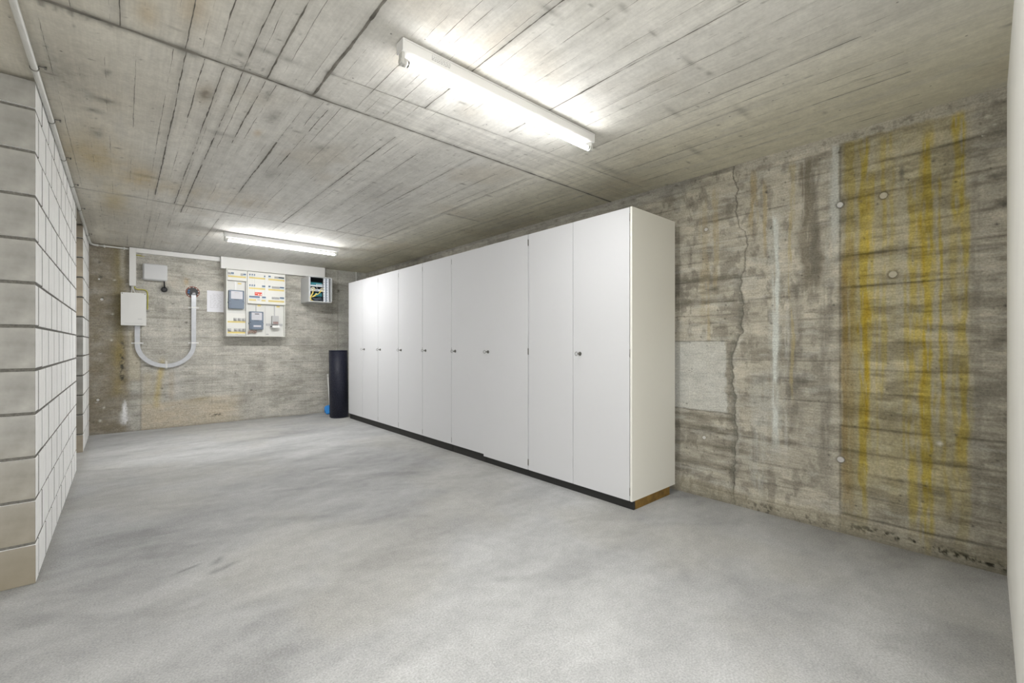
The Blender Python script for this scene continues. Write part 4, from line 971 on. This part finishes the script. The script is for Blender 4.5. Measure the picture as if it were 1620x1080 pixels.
for cxx in (x0 + .068, x1s - .135):
    for k in range(5):
        a0 = rr.uniform(0, 6); rr0 = .016 + .004 * k
        bm = bmesh.new(); tube(bm, [(cxx + rr0 * math.cos(a), yy - .012 - .004 * k, 1.972 + rr0 * .9 * math.sin(a)) for a in [2 * PI * i / 16 for i in range(16)]], .0032, 6, closed=True)
        link('cable_coil', bm, M['ycable'] if k % 2 else M['white'], root)
for k in range(5):
    o_ = k * .006
    rope('patch_cable', [(x1s - .140 - o_, yy - .02, 1.960), (x1s - .18 - o_, yy - .03, 1.915 - o_), (x1s - .23, yy - .03, 1.885 + o_), (x0 + .10, yy - .02, 1.865 + o_), (x0 + .055, yy - .01, 1.85)], .0034, M['ycable'])
for k in range(3):
    o_ = k * .006
    rope('patch_cable', [(x0 + .065 + o_, yy - .02, 1.955), (x0 + .060 + o_, yy - .02, 1.91), (x0 + .035 + o_, yy - .02, 1.86), (x0 + .030 + o_, yy - .02, 1.82), (x0 + .05 + o_, yy - .01, 1.798), (x0 + .08, yy, 1.795)], .0034, M['ycable'])
rope('patch_cable', [(x0 + .125, yy - .01, 2.05), (x0 + .122, yy - .02, 2.02), (x0 + .135, yy - .02, 1.985)], .004, M['white'])
for k in range(5):
    o_ = k * .008
    rope('patch_cable', [(x0 + .06 + o_, yy + .01, 1.845 - o_), (x0 + .12, yy - .005, 1.835 - o_), (x0 + .18, yy, 1.85 - o_), (x1s - .13, yy + .01, 1.83 - o_ * 1.2)], .0035, M['blk'] if k % 2 else M['meter'])
rope('patch_cable', [(x0 + .10, yy + .0, 1.86), (x0 + .16, yy - .01, 1.878), (x0 + .20, yy, 1.868)], .006, M['teal'])
# half-open door seen edge-on at the right
link('door', boxes((x1s + .001, x1s + .016, y0 + .02, y0 + .34, z0 + .03, z1 - .002)), M['rack'], root)

# ================================================================== RUBBER MAT ROLL
rx, ry, RR, hR = 2.505, 6.855, .137, 1.027
root = empty('rolled_rubber_mat', (rx, ry, 0), 'dark navy rolled diamond-plate rubber mat standing beside the farthest cabinet', 'floor mat')
bm = bmesh.new(); turns = 3.2; n = 150; th = .005; prev = None
for i in range(n + 1):
    a = -turns * 2 * PI * i / n + 2.6; f = i / n; r = RR - .040 * f
    c, s = math.cos(a), math.sin(a)
    v = []
    for rad, z in ((r, .0), (r * 1.0, hR), (r - th, hR), (r - th, .0)):
        lean = .012 * (z / hR)
        v.append(bm.verts.new((rx + rad * c - lean, ry + rad * s, z)))
    if prev:
        for k in range(4): bm.faces.new((prev[k], prev[(k + 1) % 4], v[(k + 1) % 4], v[k]))
    else: bm.faces.new(v)
    prev = v
bm.faces.new(prev[::-1]); bmesh.ops.recalc_face_normals(bm, faces=bm.faces)
link('mat', bm, M['rubber'], root, True)
bm = bmesh.new(); rows = 52; cols = 54    # raised chequer lozenges on the visible half
for j in range(rows):
    z = .014 + j * (hR - .025) / rows; lean = .012 * z / hR
    for i in range(cols):
        a = 2 * PI * (i + (j % 2) * .5) / cols
        if math.sin(a - .35) > .35: continue
        ta, tz = (1, 1) if (j % 2) else (-1, 1)
        r = RR + .0004; L_ = .0080; W_ = .0018
        cc = Vector((rx - lean + r * math.cos(a), ry + r * math.sin(a), z)); tt = Vector((-math.sin(a), math.cos(a), 0)); nn = Vector((math.cos(a), math.sin(a), 0)); up = Vector((0, 0, 1))
        e1 = (tt * ta + up * tz).normalized(); e2 = nn.cross(e1)
        vv = [bm.verts.new(cc + e1 * L_), bm.verts.new(cc + e2 * W_), bm.verts.new(cc - e1 * L_), bm.verts.new(cc - e2 * W_), bm.verts.new(cc + nn * .0018)]
        for k in range(4): bm.faces.new((vv[k], vv[(k + 1) % 4], vv[4]))
bmesh.ops.recalc_face_normals(bm, faces=bm.faces)
o = link('raised_lozenges', bm, mat('worn_rubber_lozenge', (.10, .105, .14), .35), root); o['kind'] = 'stuff'

# ================================================================== DUSTPAN
root = empty('dustpan', (2.50, 7.36, 0), 'blue dustpan with long white handle leaning behind the rolled mat', 'dustpan')
bm = bmesh.new()
sec = []
for i in range(9):
    a = PI * (i / 8); sec.append((math.cos(a) * .075, math.sin(a) * .055))
A = [bm.verts.new((2.520 + x, 7.32 + .02, .095 + zz * .7)) for x, zz in sec]; Bq = [bm.verts.new((2.515 + x * 1.15, 7.20, .012 + zz * .3)) for x, zz in sec]
Cq = [bm.verts.new((2.520 + x * .9, 7.345, .010 + zz * .2)) for x, zz in sec]
for i in range(8):
    bm.faces.new((A[i], A[i + 1], Bq[i + 1], Bq[i])); bm.faces.new((A[i], A[i + 1], Cq[i + 1], Cq[i]))
bm.faces.new(Bq)
bmesh.ops.recalc_face_normals(bm, faces=bm.faces); bmesh.ops.solidify(bm, geom=list(bm.faces), thickness=.004)
link('pan', bm, M['dustblue'], root)
bm = bmesh.new(); tube(bm, [(2.535, 7.33, .05), (2.530, 7.36, .25), (2.522, 7.40, .60)], .010, 10); hd = link('handle', bm, M['white'], root)
bm = bmesh.new(); cyl(bm, (2.522, 7.400, .585), (2.521, 7.404, .635), .013, .011, 12); link('grip', bm, M['white'], root)
